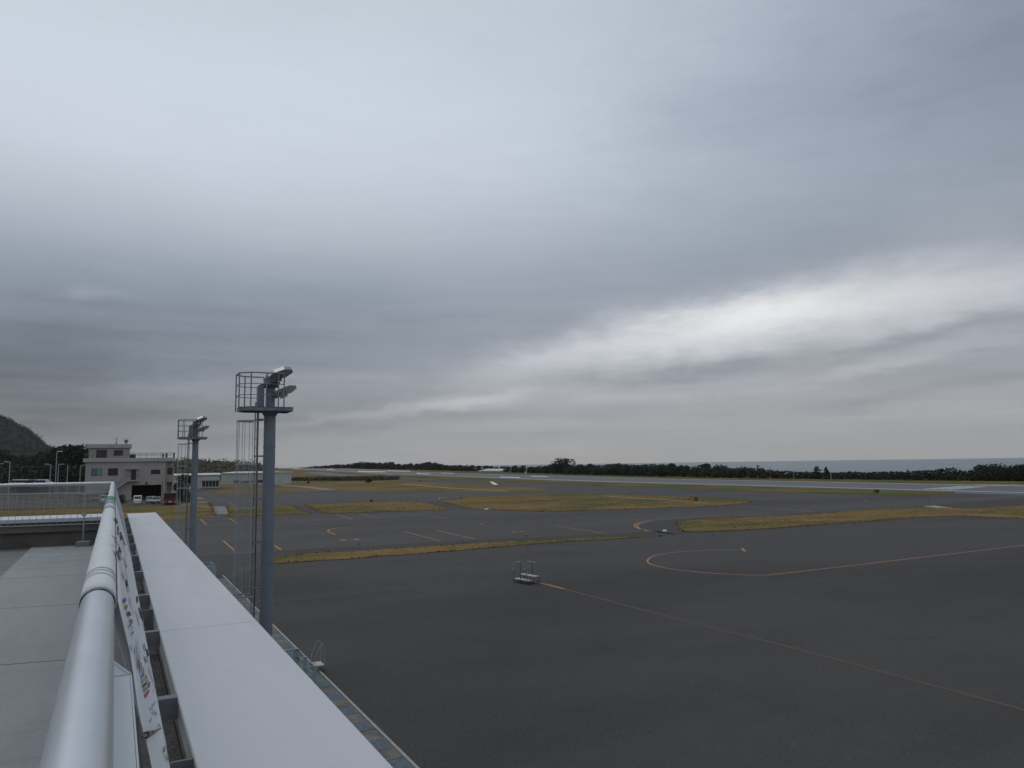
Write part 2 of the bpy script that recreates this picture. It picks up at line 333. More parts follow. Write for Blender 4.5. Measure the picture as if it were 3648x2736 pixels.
# ------------------------------------------------------------------ mesh builder
class MB:
    def __init__(s): s.v = []; s.f = []; s.mi = []; s.m = 0
    def quad(s, a, b, c, d): s.poly([a, b, c, d])
    def poly(s, pts):
        i = len(s.v); s.v += [Vector(p) for p in pts]; s.f.append(list(range(i, i + len(pts)))); s.mi.append(s.m)
    def obox(s, o, ax, ay, az_):
        """box from a corner and three edge vectors"""
        o, ax, ay, az_ = map(Vector, (o, ax, ay, az_)); i = len(s.v)
        for k in range(8): s.v.append(o + (ax if k & 1 else Vector()) + (ay if k & 2 else Vector()) + (az_ if k & 4 else Vector()))
        for q in ((0, 2, 3, 1), (4, 5, 7, 6), (0, 1, 5, 4), (2, 6, 7, 3), (0, 4, 6, 2), (1, 3, 7, 5)):
            s.f.append([i + k for k in q]); s.mi.append(s.m)
    def box(s, x0, y0, z0, x1, y1, z1): s.obox((x0, y0, z0), (x1 - x0, 0, 0), (0, y1 - y0, 0), (0, 0, z1 - z0))
    def tube(s, pts, r, n=8, cap=True, r2=None):
        pts = [Vector(p) for p in pts]; rings = []; last = None
        for k, P in enumerate(pts):
            if k == 0: t = pts[1] - P
            elif k == len(pts) - 1: t = P - pts[k - 1]
            else: t = (pts[k + 1] - P).normalized() + (P - pts[k - 1]).normalized()
            t.normalize()
            if last is None:
                a = Vector((0, 0, 1)) if abs(t.z) < .9 else Vector((1, 0, 0))
                x = t.cross(a).normalized()
            else: x = (last - t * last.dot(t)).normalized()
            last = x; y = t.cross(x)
            rr = r if r2 is None else r + (r2 - r) * k / (len(pts) - 1)
            i = len(s.v); rings.append(i)
            for j in range(n):
                a = 2 * math.pi * j / n; s.v.append(P + x * (rr * math.cos(a)) + y * (rr * math.sin(a)))
        for a, b in zip(rings, rings[1:]):
            for j in range(n): s.f.append([a + j, a + (j + 1) % n, b + (j + 1) % n, b + j]); s.mi.append(s.m)
        if cap:
            s.f.append([rings[0] + j for j in range(n)][::-1]); s.mi.append(s.m)
            s.f.append([rings[-1] + j for j in range(n)]); s.mi.append(s.m)
    def prism(s, pts, ext):
        ext = Vector(ext); pts = [Vector(p) for p in pts]; n = len(pts); i = len(s.v)
        s.v += pts + [p + ext for p in pts]
        s.f.append(list(range(i, i + n))[::-1]); s.mi.append(s.m)
        s.f.append(list(range(i + n, i + 2 * n))); s.mi.append(s.m)
        for k in range(n): s.f.append([i + k, i + (k + 1) % n, i + n + (k + 1) % n, i + n + k]); s.mi.append(s.m)
    def build(s, name, mats, parent=None, smooth=False, origin=None):
        me = bpy.data.meshes.new(name)
        o0 = Vector(origin) if origin is not None else Vector()
        me.from_pydata([tuple(v - o0) for v in s.v], [], s.f)
        for m in (mats if isinstance(mats, (list, tuple)) else [mats]): me.materials.append(m)
        me.polygons.foreach_set('material_index', s.mi)
        bm = bmesh.new(); bm.from_mesh(me); bmesh.ops.recalc_face_normals(bm, faces=bm.faces); bm.to_mesh(me); bm.free()
        if smooth:
            me.polygons.foreach_set('use_smooth', [True] * len(me.polygons))
            try: me.set_sharp_from_angle(angle=R(40))
            except Exception: pass
        me.update()
        ob = bpy.data.objects.new(name, me); COL.objects.link(ob)
        if parent: ob.parent = parent
        elif origin is not None: ob.location = o0
        return ob
def bevel(ob, w, seg=2):
    md = ob.modifiers.new('bevel', 'BEVEL'); md.width = w; md.segments = seg; md.limit_method = 'ANGLE'; md.angle_limit = R(40)
    return ob
def tag(o, label=None, cat=None, group=None, kind=None):
    if label: o['label'] = label
    if cat: o['category'] = cat
    if group: o['group'] = group
    if kind: o['kind'] = kind
    return o
def empty(name, loc=(0, 0, 0), rz=0.0):
    o = bpy.data.objects.new(name, None); COL.objects.link(o); o.location = loc; o.rotation_euler = (0, 0, rz); o.empty_display_size = .3
    return o
def copy_tree(o, parent=None):
    c = o.copy(); COL.objects.link(c)
    if parent: c.parent = parent
    for ch in list(o.children): copy_tree(ch, c)
    return c
def structure(o): o['kind'] = 'structure'; return o

# ------------------------------------------------------------------ ground
SB = [v for v, _ in TS[1:-1]]
def sheet(name, polys, lift, material, parent=None, kind='structure', rag=0.0, step=1.2, pxin=True):
    bm = bmesh.new()
    for poly in polys:
        pts = [G(*q) if pxin else Vector(q) for q in poly]
        if rag:
            out = []
            for a, b in zip(pts, pts[1:] + pts[:1]):
                L = (b - a).length; k = max(1, min(160, int(L / step)))
                d = (b - a).normalized(); q = Vector((-d.y, d.x, 0))
                for j in range(k):
                    P = a.lerp(b, j / k)
                    out.append(P + q * (rag * (noise.noise(P * .9) * 1.2 + (random.random() - .5))) if j else P)
            pts = out
        vs_ = [bm.verts.new((p.x, p.y, 0)) for p in pts]
        f = bm.faces.new(vs_); f.normal_update()
        if f.normal.z < 0: f.normal_flip()
    bmesh.ops.triangulate(bm, faces=bm.faces[:])
    for s in SB:
        bmesh.ops.bisect_plane(bm, geom=bm.verts[:] + bm.edges[:] + bm.faces[:], plane_co=U * s, plane_no=U)
    for v in bm.verts: v.co.z = ground_z(v.co.x, v.co.y) + lift
    me = bpy.data.meshes.new(name); bm.to_mesh(me); bm.free(); me.materials.append(material)
    o = bpy.data.objects.new(name, me); COL.objects.link(o)
    if parent: o.parent = parent
    elif kind: o['kind'] = kind
    return o
def ribbon(pts, w):
    """polyline of ground points to quads of width w metres"""
    out = []; n = len(pts); L = []; Rr = []
    for k, P in enumerate(pts):
        t = (pts[min(n - 1, k + 1)] - pts[max(0, k - 1)]); t.z = 0; t.normalize(); q = Vector((-t.y, t.x, 0)) * (w / 2)
        L.append(P + q); Rr.append(P - q)
    for k in range(n - 1): out.append([L[k], Rr[k], Rr[k + 1], L[k + 1]])
    return out
def smooth_px(pts, k=4):
    out = []
    P = [pts[0]] + pts + [pts[-1]]
    for i in range(1, len(P) - 2):
        for j in range(k):
            t = j / k; q = []
            for c in (0, 1):
                a, b, d, e = P[i - 1][c], P[i][c], P[i + 1][c], P[i + 2][c]
                q.append(.5 * (2 * b + (d - a) * t + (2 * a - 5 * b + 4 * d - e) * t * t + (3 * b - a - 3 * d + e) * t ** 3))
            out.append(tuple(q))
    return out + [pts[-1]]
def line(name, pxs, w, material, parent, lift=.017, smooth=False):
    if smooth: pxs = smooth_px(pxs)
    pts = [G(*q) for q in pxs]
    return sheet(name, ribbon(pts, w), lift, material, parent, pxin=False)
def lines(name, many, w, material, parent, lift=.017):
    for pxs in many: sheet(name, ribbon([G(*q) for q in pxs], w), lift, material, parent, pxin=False)

# base land sheet: a grid in (s, p) with the terrain's own break lines
ss = [-2500, -400, -100, 0, 100] + SB + [3000]; ps = [-3000, -500, -200, -50, 0, 100, 235, 420, 700, 1200]
mb = MB()
for a, b in zip(ss, ss[1:]):
    for c, d in zip(ps, ps[1:]):
        q = []
        for s_, p_ in ((a, c), (b, c), (b, d), (a, d)):
            P = W(s_, p_); P.z = ground_z(P.x, P.y); q.append(P)
        mb.quad(*q)
ground = structure(mb.build('ground', M['grass']))
mb = MB()
k = 128; Rs = 8200; ring = [(Rs * math.cos(2 * math.pi * i / k), Rs * math.sin(2 * math.pi * i / k), -21.5) for i in range(k)]
mb.poly(ring); sea = structure(mb.build('sea', M['sea']))

APR2 = [(1400, 1704), (1480, 1706), (1760, 1714.5), (2050, 1727), (2850, 1755.5), (3180, 1767), (3300, 1765), (3400, 1757), (3460, 1753), (3900, 1758), (3900, 1900), (3400, 1950),
        (2000, 2030), (1000, 2150), (620, 2010), (430, 1885), (560, 1862), (640, 1849), (760, 1840), (740, 1800), (690, 1772), (700, 1746), (722, 1761), (870, 1758), (985, 1755), (1175, 1747), (1190, 1746.5), (1300, 1750), (1480, 1754), (1650, 1752), (1800, 1752), (1900, 1751),
        (1958, 1747), (1960, 1744), (1890, 1737), (1740, 1728), (1480, 1716)]
taxi = sheet('taxiway', [APR2], .006, M['apron2'])
# runway in airfield axes
rw = sheet('runway', [[W(-400, 129.5), W(-400, 170), W(770, 170), W(770, 129.5)]], .012, M['runway'], pxin=False)
lines_rw = []
def strip(s0, s1, p0, p1): return [W(s0, p0), W(s0, p1), W(s1, p1), W(s1, p0)]
sheet('edge_line', [strip(70, 765, 137.6, 138.5)], .016, M['white_paint'], rw, pxin=False)
sheet('edge_line', [strip(-400, 765, 167.0, 167.9)], .016, M['white_paint'], rw, pxin=False)
for x0, y0, x1, y1 in ((1285, 321, 1640, 292), (1365, 322, 1725, 292), (1440, 323, 1800, 294), (1515, 324, 1850, 297), (1745, 281, 2000, 275), (1800, 287, 2150, 276), (1850, 291, 2280, 279), (1920, 292, 2400, 283)):
    line('threshold_stripe', [(2800 + x0 / 2.608, 1620 + y0 / 2.608), (2800 + x1 / 2.608, 1620 + y1 / 2.608)], .62, M['white_paint'], rw, .034)
blocks = []
for x0, x1, ya, yb, th in ((1486, 1532, 1687.0, 1688.2, 1.8), (1572, 1618, 1685.3, 1686.4, 1.5), (1782, 1852, 1699.4, 1701.2, 2.2), (1893, 1952, 1696.6, 1698.2, 1.8),
                      (1275, 1372, 1679.4, 1680.8, 2.6), (1378, 1462, 1677.0, 1678.8, 2.2), (1163, 1192, 1672.8, 1673.4, 1.6), (1045, 1075, 1669.9, 1670.3, 1.2), (1485, 1500, 1685.9, 1686.4, 1.6)):
    blocks.append([(x0, ya - th / 2), (x1, yb - th / 2), (x1, yb + th / 2), (x0, ya + th / 2)])
for q in blocks: sheet('touchdown_block', [q], .020, M['white_paint'], rw)
sheet('cross_bar', [[(1744, 1716), (1754, 1715.5), (1776, 1726.5), (1760, 1727.5)]], .016, M['white_paint'], taxi)

# near apron (newer asphalt)
npx = [G(930, 2013), G(1250, 1992), G(1680, 1958), G(1950, 1935), G(2230, 1919), G(2480, 1898), G(3060, 1861), G(3350, 1840), G(3430, 1838), G(3660, 1848)]
apron = sheet('apron', [npx + [W(-150, 110), W(-150, 5.96), W(46, 5.96)]], .012, M['apron'], pxin=False)
yard = sheet('yard', [[W(46, 5), W(46, -3), W(100, -40), W(160, -70), W(230, -110), W(150, -200), W(20, -160), W(16.9, -14), W(16.9, .8), W(18, 5)]], .004, M['soil'], pxin=False)

DARK = [[(640, 1985), (980, 1963), (1570, 1929), (2100, 1906), (2300, 1895), (2345, 1893), (2420, 1905), (2300, 1913), (2270, 1912), (1950, 1926), (1600, 1944), (1250, 1966), (980, 1987), (900, 2005), (800, 2052), (700, 2000)]]
sheet('dark_strip', DARK, .010, M['dark_asphalt'], taxi)
sheet('dark_fillet', [[(2330, 1894), (2278, 1876), (2282, 1868), (2322, 1858), (2400, 1851.5), (2480, 1846), (2600, 1841), (2600, 1848), (2450, 1856), (2416, 1866), (2420, 1882), (2470, 1899), (2400, 1904)]], .010, M['dark_asphalt'], taxi)
sheet('dark_path', [[(1042, 1799), (1080, 1798.5), (1115, 1811), (1160, 1830), (1112, 1831), (1075, 1818)], [(1505, 1789), (1555, 1786), (1600, 1796), (1690, 1814), (1610, 1816), (1560, 1801)]], .010, M['dark_asphalt'], taxi)
sheet('new_asphalt_patch', [[(3318, 1803), (3450, 1788), (3700, 1774), (3700, 1797), (3560, 1807), (3430, 1813), (3380, 1809)]], .016, M['dark_asphalt'], taxi)
sheet('dark_shoulder', [[(2660, 1786), (2690, 1784), (2900, 1786), (2990, 1790), (2800, 1797), (2670, 1799)]], .010, M['dark_asphalt'], taxi)
sheet('gravel_edge', [[(3288, 1804), (3330, 1801), (3380, 1808), (3435, 1813), (3400, 1817), (3330, 1811)]], .02, M['sand'], taxi, rag=.3)
for i in range(1): pass
GI = [
 ('grass_verge', [(-300, 1890), (0, 1812), (250, 1808), (420, 1803), (620, 1792), (650, 1786), (700, 1776), (735, 1783), (755, 1807), (768, 1834), (640, 1850), (520, 1858), (430, 1870), (430, 1900), (100, 1990)], 'grass'),
 ('grass_island', [(808, 1806), (900, 1804), (985, 1801), (1030, 1799), (1045, 1804), (1075, 1818), (1108, 1830), (1060, 1833), (960, 1836), (818, 1841)], 'grass'),
 ('grass_island', [(1085, 1798), (1200, 1794), (1350, 1789), (1460, 1786), (1500, 1790), (1560, 1800), (1600, 1814), (1590, 1817), (1450, 1821), (1300, 1826), (1180, 1830), (1150, 1827), (1115, 1811)], 'grass'),
 ('grass_island', [(1560, 1785), (1580, 1790), (1620, 1800), (1670, 1811), (1690, 1813), (1800, 1819), (1920, 1822), (2000, 1822), (2150, 1818), (2300, 1812), (2500, 1805), (2600, 1800), (2660, 1793), (2672, 1786), (2640, 1780), (2560, 1775), (2450, 1770), (2300, 1766), (2200, 1762), (2050, 1760), (1960, 1760), (1850, 1762), (1750, 1766), (1650, 1771), (1640, 1778), (1600, 1783)], 'grass'),
 ('grass_island', [(2412, 1868), (2420, 1860), (2450, 1855), (2500, 1850), (2600, 1847), (2800, 1838), (2950, 1828), (3050, 1820), (3150, 1814), (3280, 1812), (3380, 1811), (3450, 1813), (3560, 1808), (3700, 1798), (3700, 1850), (3560, 1845), (3430, 1838), (3350, 1840), (3200, 1849), (3060, 1861), (2900, 1872), (2750, 1884), (2600, 1892), (2480, 1898), (2440, 1895), (2418, 1880)], 'grass'),
 ('grass_strip', [(945, 1990), (1080, 1974), (1250, 1965), (1420, 1955), (1600, 1943), (1750, 1934), (1950, 1925), (2100, 1918), (2270, 1911), (2300, 1913), (2230, 1919), (2100, 1925), (1950, 1935), (1800, 1948), (1680, 1958), (1400, 1980), (1250, 1992), (1080, 2002), (950, 2012)], 'grass'),
]
for nm, poly, mm in GI: tag(sheet(nm, [poly], .04, M[mm], kind='structure', rag=.22, step=.6), kind='structure')
structure(sheet('grass_strip', [[W(118, 119), W(118, 129.4), W(430, 129.4), W(430, 119)]], .008, M['verge'], pxin=False)) if False else None
sheet('green_edge', [[(2430, 1893), (2600, 1885), (2800, 1872), (3060, 1853), (3200, 1843), (3200, 1848), (3060, 1860), (2900, 1871), (2750, 1883), (2600, 1891), (2480, 1897)]], .055, M['verge'], ground, rag=.25, step=.6)
sheet('runway_verge', [[(1400, 1690), (1500, 1694.5), (2080, 1716.5), (2850, 1737.5), (3300, 1750), (3400, 1752), (3400, 1756.5), (3300, 1764.5), (3180, 1766.5), (2850, 1755), (2050, 1726.5), (1760, 1714), (1480, 1705.5), (1400, 1700)],
                       [W(-300, 170.2), W(-300, 215), W(500, 215), W(500, 170.2)]] if False else [[(1400, 1690), (1500, 1694.5), (2080, 1716.5), (2850, 1737.5), (3300, 1750), (3400, 1752), (3400, 1756.5), (3300, 1764.5), (3180, 1766.5), (2850, 1755), (2050, 1726.5), (1760, 1714), (1480, 1705.5), (1400, 1700)]], .03, M['verge'], ground, rag=.2)
sheet('runway_verge', [[W(-300, 170.2), W(-300, 232), W(640, 232), W(640, 170.2)]], .01, M['verge'], ground, pxin=False)

# tufts standing on the nearer grass, thicker along the edges
def inside(p, poly):
    c = False; j = len(poly) - 1
    for i in range(len(poly)):
        a, b = poly[i], poly[j]
        if (a.y > p.y) != (b.y > p.y) and p.x < (b.x - a.x) * (p.y - a.y) / (b.y - a.y) + a.x: c = not c
        j = i
    return c
random.seed(31); tm = MB()
def tuft(P, h):
    a = random.uniform(0, 6.28); w = Vector((math.cos(a), math.sin(a), 0)) * h * random.uniform(.5, 1.0); ln = Vector((random.gauss(0, .3), random.gauss(0, .3), 1)) * h
    tm.poly([P - w, P + w, P + w * .5 + ln, P - w * .6 + ln * .85])
for nm, poly, mm in GI:
    pw = [G(*q) for q in poly]
    xs_ = [p.x for p in pw]; ys_ = [p.y for p in pw]; area = (max(xs_) - min(xs_)) * (max(ys_) - min(ys_))
    for _ in range(int(min(16000, area * 1.6))):
        P = Vector((random.uniform(min(xs_), max(xs_)), random.uniform(min(ys_), max(ys_)), 0))
        if (P - CAM).length > 190 or not inside(P, pw) or noise.noise(P * .25) < -.15: continue
        P.z = ground_z(P.x, P.y) + .03; tuft(P, random.uniform(.03, .10))
    for a, b in zip(pw, pw[1:] + pw[:1]):
        L = (b - a).length
        for _ in range(min(900, int(L * 7))):
            P = a.lerp(b, random.random()) + Vector((random.gauss(0, .22), random.gauss(0, .22), 0)); P.z = ground_z(P.x, P.y) + .02
            if (P - CAM).length < 150: tuft(P, random.uniform(.04, .12))
gt = tm.build('grass_tufts', M['tuft']); gt['kind'] = 'stuff'

sheet('yard_soil', [[(-150, 1750), (200, 1748), (380, 1752), (420, 1786), (640, 1784), (640, 1799), (520, 1804), (420, 1807), (200, 1812), (-150, 1822)]], .06, M['soil'], kind='structure', rag=.3)
# paths
sheet('concrete_path', [[(757, 1803), (768, 1834), (815, 1834), (805, 1806)]], .05, M['concrete_path'], kind='structure')
sheet('footpath', [ribbon([G(640, 1798), G(700, 1803), G(757, 1808)], 1.0)[k] for k in range(2)], .055, M['concrete_path'], kind='structure', pxin=False)
sheet('footpath', [[(690, 1773), (712, 1771), (730, 1780), (690, 1780)], [(690, 1787), (740, 1788), (750, 1793), (690, 1789)]], .055, M['concrete_path'], kind='structure')
sheet('service_path', ribbon([G(960, 1724.5), G(1000, 1727), G(1060, 1732), (G(1120, 1738)), G(1180, 1746)], 3.2), .02, M['concrete_path'], kind='structure', pxin=False)
sheet('drain_line', ribbon([G(1430, 1725), G(1480, 1728), G(1600, 1739), G(1810, 1750)], 1.0), .03, M['curb'], kind='structure', pxin=False)
sheet('drain_line', ribbon([G(2170, 1770), G(2350, 1780), G(2520, 1793)], .55), .06, M['curb'], kind='structure', pxin=False)
sheet('paved_area', [[(1065, 1684), (1140, 1682), (1310, 1695), (1240, 1698), (1180, 1694)], [(1420, 1702), (1480, 1705), (1630, 1711), (1560, 1708), (1480, 1708)]], .02, M['runway'], kind='structure')
sheet('road', [[(700, 1742), (900, 1731), (1000, 1733), (1000, 1737), (870, 1740), (760, 1750), (740, 1758), (705, 1757)]], .02, M['apron2'], kind='structure')

# painted markings on the aprons
OP, WO, FO, WW, YP = M['orange_paint'], M['worn_orange'], M['faded_orange'], M['worn_white'], M['yellow_paint']
loop = [(2649, 1958.5), (2570, 1959), (2495, 1962), (2415, 1967), (2346, 1977), (2316, 1988), (2307, 1998), (2313, 2008), (2346, 2019), (2395, 2028), (2470, 2037), (2545, 2043.5), (2644, 2049), (2737, 2049.5)]
ls = smooth_px(loop)
sheet('guide_line', ribbon([G(*q) for q in ls] + [G(2900, 2031), G(3200, 1996), G(3700, 1937)], .125), .017, OP, apron, pxin=False)
line('guide_tick', [(2644, 1953), (2653, 1965)], .2, OP, apron, .020)
line('guide_line', [(1905, 2074), (1960, 2086), (2010, 2099)], .17, OP, apron)
line('guide_line', [(2010, 2099), (2276, 2170), (2787, 2300), (3648, 2531), (3900, 2600)], .22, FO, apron)
line('guide_line', [(1600, 1986), (1650, 2001)], .16, FO, apron)
line('edge_line', [(560, 1983), (700, 1976), (980, 1962), (1180, 1951), (1570, 1928.7), (2100, 1904), (2300, 1894)], .15, WO, taxi)
line('stand_line', [(980, 1917), (1080, 1912), (1200, 1906.5), (1440, 1895)], .13, WO, taxi)
line('stand_line', [(1555, 1890), (1680, 1884), (1975, 1873)], .13, WO, taxi)
lines('stand_line', [[(1440, 1895), (1570, 1928)], [(1555, 1890), (1692, 1921)], [(1975, 1873), (2155, 1901)], [(795, 1927), (842, 1968)], [(713, 1850), (736, 1870)], [(815, 1846), (847, 1866)], [(976, 1943), (1003, 1960)],
      [(1195, 1833), (1258, 1850)], [(1290, 1833), (1355, 1846)], [(1540, 1840), (1590, 1849)]], .16, OP, taxi, .020)
line('centre_line', [(560, 1903), (700, 1897), (830, 1891), (1080, 1881), (1290, 1871.5), (1690, 1855), (2300, 1832)], .14, WW, taxi)
line('turn_line', [(1196, 1906), (1180, 1900), (1170, 1895), (1172, 1889), (1190, 1884), (1230, 1878.5), (1290, 1874), (1350, 1870)], .2, OP, taxi, .021, True)
line('turn_line', [(1060, 1857), (1085, 1864), (1130, 1869), (1200, 1872.5), (1300, 1872.5)], .16, WO, taxi, .021, True)
line('turn_line', [(1770, 1881), (1730, 1874), (1714, 1867), (1720, 1861), (1750, 1855.5), (1820, 1851), (1950, 1845)], .2, WO, taxi, .021, True)
line('turn_line', [(2318, 1894), (2280, 1885), (2263, 1877), (2262, 1870), (2280, 1862), (2320, 1854), (2380, 1849), (2480, 1843), (2620, 1838), (2750, 1832)], .16, YP, taxi, .021, True)
line('turn_line', [(2306, 1894), (2290, 1888), (2275, 1880), (2271, 1872), (2288, 1863), (2326, 1855.5)], .14, YP, taxi, .021, True)
def cpx(sc, ox, oy, pts): return [(ox + x / sc, oy + y / sc) for x, y in pts]
lines('stand_number', [cpx(3.687, 1080, 1800, q) for q in ([(465, 456), (500, 449), (545, 452), (500, 468), (590, 462)], [(630, 450), (690, 444), (715, 449), (660, 464), (755, 453)])] +
      [cpx(2.765, 1680, 1800, q) for q in ([(378, 265), (420, 263), (405, 270), (455, 266)], [(483, 258), (520, 267), (505, 262), (560, 262)])] +
      [cpx(3.687, 1080, 1800, q) for q in ([(1425, 120), (1500, 124)], [(1540, 119), (1615, 120)])] + [[(1005, 1847), (1027, 1848)], [(1039, 1847), (1062, 1847)]], .3, OP, taxi, .023)
wd = [cpx(3.687, 1080, 1800, [(x - 42, y + 3), (x + 42, y - 3)]) for x, y in ((270, 443), (390, 493), (820, 420), (960, 466), (1320, 392), (1480, 437), (2060, 362), (1290, 115), (1040, 148), (930, 128), (390, 145))]
wd += [cpx(2.765, 1680, 1800, [(x - 30, y + 2), (x + 30, y - 2)]) for x, y in ((25, 303), (215, 258), (380, 287), (560, 242), (720, 271), (870, 229), (1050, 254))]
wd += [cpx(4.424, 620, 1800, [(x - 40, y + 3), (x + 40, y - 3)]) for x, y in ((610, 620), (690, 690), (1810, 632))]
lines('mooring_marks', wd, .22, WW, taxi, .023)
line('holding_line', [(2650, 1805), (2760, 1812), (2850, 1818), (2900, 1824)], .55, WO, taxi)
line('turn_line', [(3060, 1776), (3080, 1780), (3088, 1785), (3080, 1789)], .2, WO, taxi, .021, True)
lines('taxi_marks', [[(1625, 1767.5), (1682, 1769)], [(1790, 1762), (1810, 1763)], [(1920, 1753), (1960, 1755), (2000, 1758)], [(810, 1788), (835, 1801)], [(745, 1766), (757, 1771)], [(1245, 1779), (1262, 1778)], [(2120, 1741), (2200, 1735)], [(2600, 1806), (2640, 1807)]], .3, WO, taxi)
line('turn_line', [(1680, 1767), (1600, 1771), (1568, 1774.5), (1564, 1779)], .3, YP, taxi, .021, True)
line('shoulder_line', [(2460, 1853), (2750, 1834)], .12, WW, taxi)

# ------------------------------------------------------------------ terminal building with its roof deck (the camera stands on it)
ZD, ZR, ZL = -1.425, -.275, -.90       # deck, handrail axis, white coping, below the eye
def D(s, p, z): return W(s, p, H + z)
term = tag(empty('terminal_building', D(0, 0, -H)), 'low terminal building whose flat roof deck and white coping fill the lower left', 'building')
T0 = term.location.copy()
def tb(mb, name, mats, parent=term, smooth=False):
    ob = mb.build(name, mats, None, smooth)
    ob.parent = parent
    ob.location = -Vector(parent.matrix_world.translation if False else T0)
    return ob
TR = Vector((math.sin(R(71)), math.cos(R(71)), 0))       # direction of the deck's end edge, a little off square
def E(px, py, z): return on_z(px, py, z)
# end edge reference: deck foot of the end wall under the rail post
foot = E(300, 1941, ZD)
def along(P, d, z=None):
    q = P + TR * d
    if z is not None: q.z = H + z
    return q
def deck_outline(z, inset=0.0):
    e0 = sp(foot); k = math.tan(R(71) - (math.pi / 2 - TH))       # how far the end edge runs forward per metre to the left
    far = lambda p: e0[0] + .12 + (e0[1] - p) * k - inset
    return [D(-9, -14, z), D(-9, .14, z), D(far(.14), .14, z), D(far(-14), -14, z)]
mb = MB(); mb.prism(deck_outline(-H + .002), Z * (H + ZD - .125)); tb(mb, 'wall', M['conc'])
mb = MB(); mb.obox(D(-9, .335, -H + .002), U * 25.6, N * .345, Z * (H - 1.16)); tb(mb, 'facade_wall', M['conc'])
for s0 in (-6, -2, 2, 6, 10, 13):
    mb = MB(); mb.obox(D(s0, .675, -H + .9), U * 2.2, N * .012, Z * 1.7); tb(mb, 'window', M['dark_glass'])
mb = MB(); mb.prism(deck_outline(ZD - .12, .002), Z * .12); tb(mb, 'roof_deck', M['deck_dark'])
# pale slabs of the walkway with open joints
mb = MB()
le0, le1 = E(115, 1954, ZD), E(0, 2045, ZD)
s_l, p_l = sp(le0); pl = p_l
def slab(s0, s1, skew=.32):
    p0, p1 = pl, -.045
    w = p1 - p0
    pts = [D(s0 + skew * 0, p0, ZD + .001), D(s0 - w * .0, p1, ZD + .001), D(s1, p1, ZD + .001), D(s1, p0, ZD + .001)]
    mb.prism(pts, Z * .03)
jp = [sp(E(x, y, ZD))[0] for x, y in ((278, 1950), (280, 1987), (290, 2056), (278, 2162), (225, 2366))]
bounds = [jp[0], jp[1], jp[2], jp[3], jp[4], jp[4] - 2.3, jp[4] - 4.6, -8]
TS_ = math.tan(R(11))
for a, b in zip(bounds, bounds[1:]):
    g = .010 if a != bounds[0] else 0
    w = -.045 - pl
    far_p = lambda s0, p: s0 + (p - (-.3)) * -TS_ * 1.0
    pts = [D(far_p(b + .008, pl), pl, ZD + .001), D(far_p(b + .008, -.045), -.045, ZD + .001), D(far_p(a - g, -.045), -.045, ZD + .001), D(far_p(a - g, pl), pl, ZD + .001)]
    mb = MB(); mb.prism(pts, Z * .03); tb(mb, 'deck_slab', M['deck_slab'])
# wider slabs toward the camera
for a, b in zip(bounds[2:], bounds[3:]):
    pts = [D(far_p(b + .008, pl - 2.2), pl - 2.2, ZD + .001), D(far_p(b + .008, pl - .004), pl - .004, ZD + .001), D(far_p(a - .010, pl - .004), pl - .004, ZD + .001), D(far_p(a - .010, pl - 2.2), pl - 2.2, ZD + .001)]
    mb = MB(); mb.prism(pts, Z * .03); tb(mb, 'deck_slab', M['deck_slab'])
# end parapet: wall, concrete beam and white coping
Nn = Vector((-TR.y, TR.x, 0))
foot.z = H
mb = MB(); o = along(foot, -12, ZD + .001); mb.obox(o + Nn * .125, TR * 13.0, Nn * .25, Z * (-ZD - 1.165)); tb(mb, 'parapet_wall', M['conc_dark'])
mb = MB(); o = along(foot, -12, -1.16); mb.obox(o + Nn * .02, TR * 13.0, Nn * .4, Z * .17); tb(mb, 'parapet_beam', M['conc'])
mb = MB(); o = along(foot, -12, ZL - .075); mb.obox(o - Nn * .20, TR * 12.52, Nn * 1.05, Z * .075); bevel(tb(mb, 'coping', M['roof_white']), .012)
# long white coping in panels with seams
mb = MB(); sm = [16.75, 13.2, 10.3, 7.48, 4.63, 1.8, -1.1, -4.0, -8]
for a, b in zip(sm, sm[1:]):
    e = 1.5 if False else 0
    mb = MB(); mb.prism([D(b + .0035, .252, ZL), D(b + .0035, .768, ZL), D(a - .0035, .768, ZL), D(a - .0035, .252, ZL)], Z * -.022)
    mb.obox(D(b + .0035, .749, ZL - .20), U * (a - b - .005), N * .016, Z * .177)
    cp_ = bevel(tb(mb, 'coping_panel', M['roof_white']), .006, 3)
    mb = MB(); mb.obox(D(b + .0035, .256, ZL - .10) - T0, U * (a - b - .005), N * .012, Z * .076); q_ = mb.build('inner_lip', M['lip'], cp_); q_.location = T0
mb = MB(); mb.obox(D(-8, .272, ZL - .10), U * 24.6, N * .45, Z * .07); tb(mb, 'coping_core', M['joint'])
mb = MB(); mb.obox(D(-9, .142, ZD + .06), U * 25.4, N * .143, Z * .19); tb(mb, 'gutter', M['gutter'])
mb = MB(); mb.obox(D(-9, .290, ZD + .10), U * 25.3, N * .04, Z * .19); tb(mb, 'gutter_kerb', M['gutter_kerb'])
for i in range(11):
    s0 = 1.95 + 1.35 * i
    if s0 > 15.6: break
    mb = MB(); mb.prism([D(s0, .150, ZL - .085), D(s0, .150, ZL - .002), D(s0 + .05, .150, ZL - .002), D(s0 + .05, .150, ZL - .012), D(s0 + .012, .150, ZL - .012), D(s0 + .012, .150, ZL - .085)], N * .105)
    tb(mb, 'support_bracket', M['bracket'])
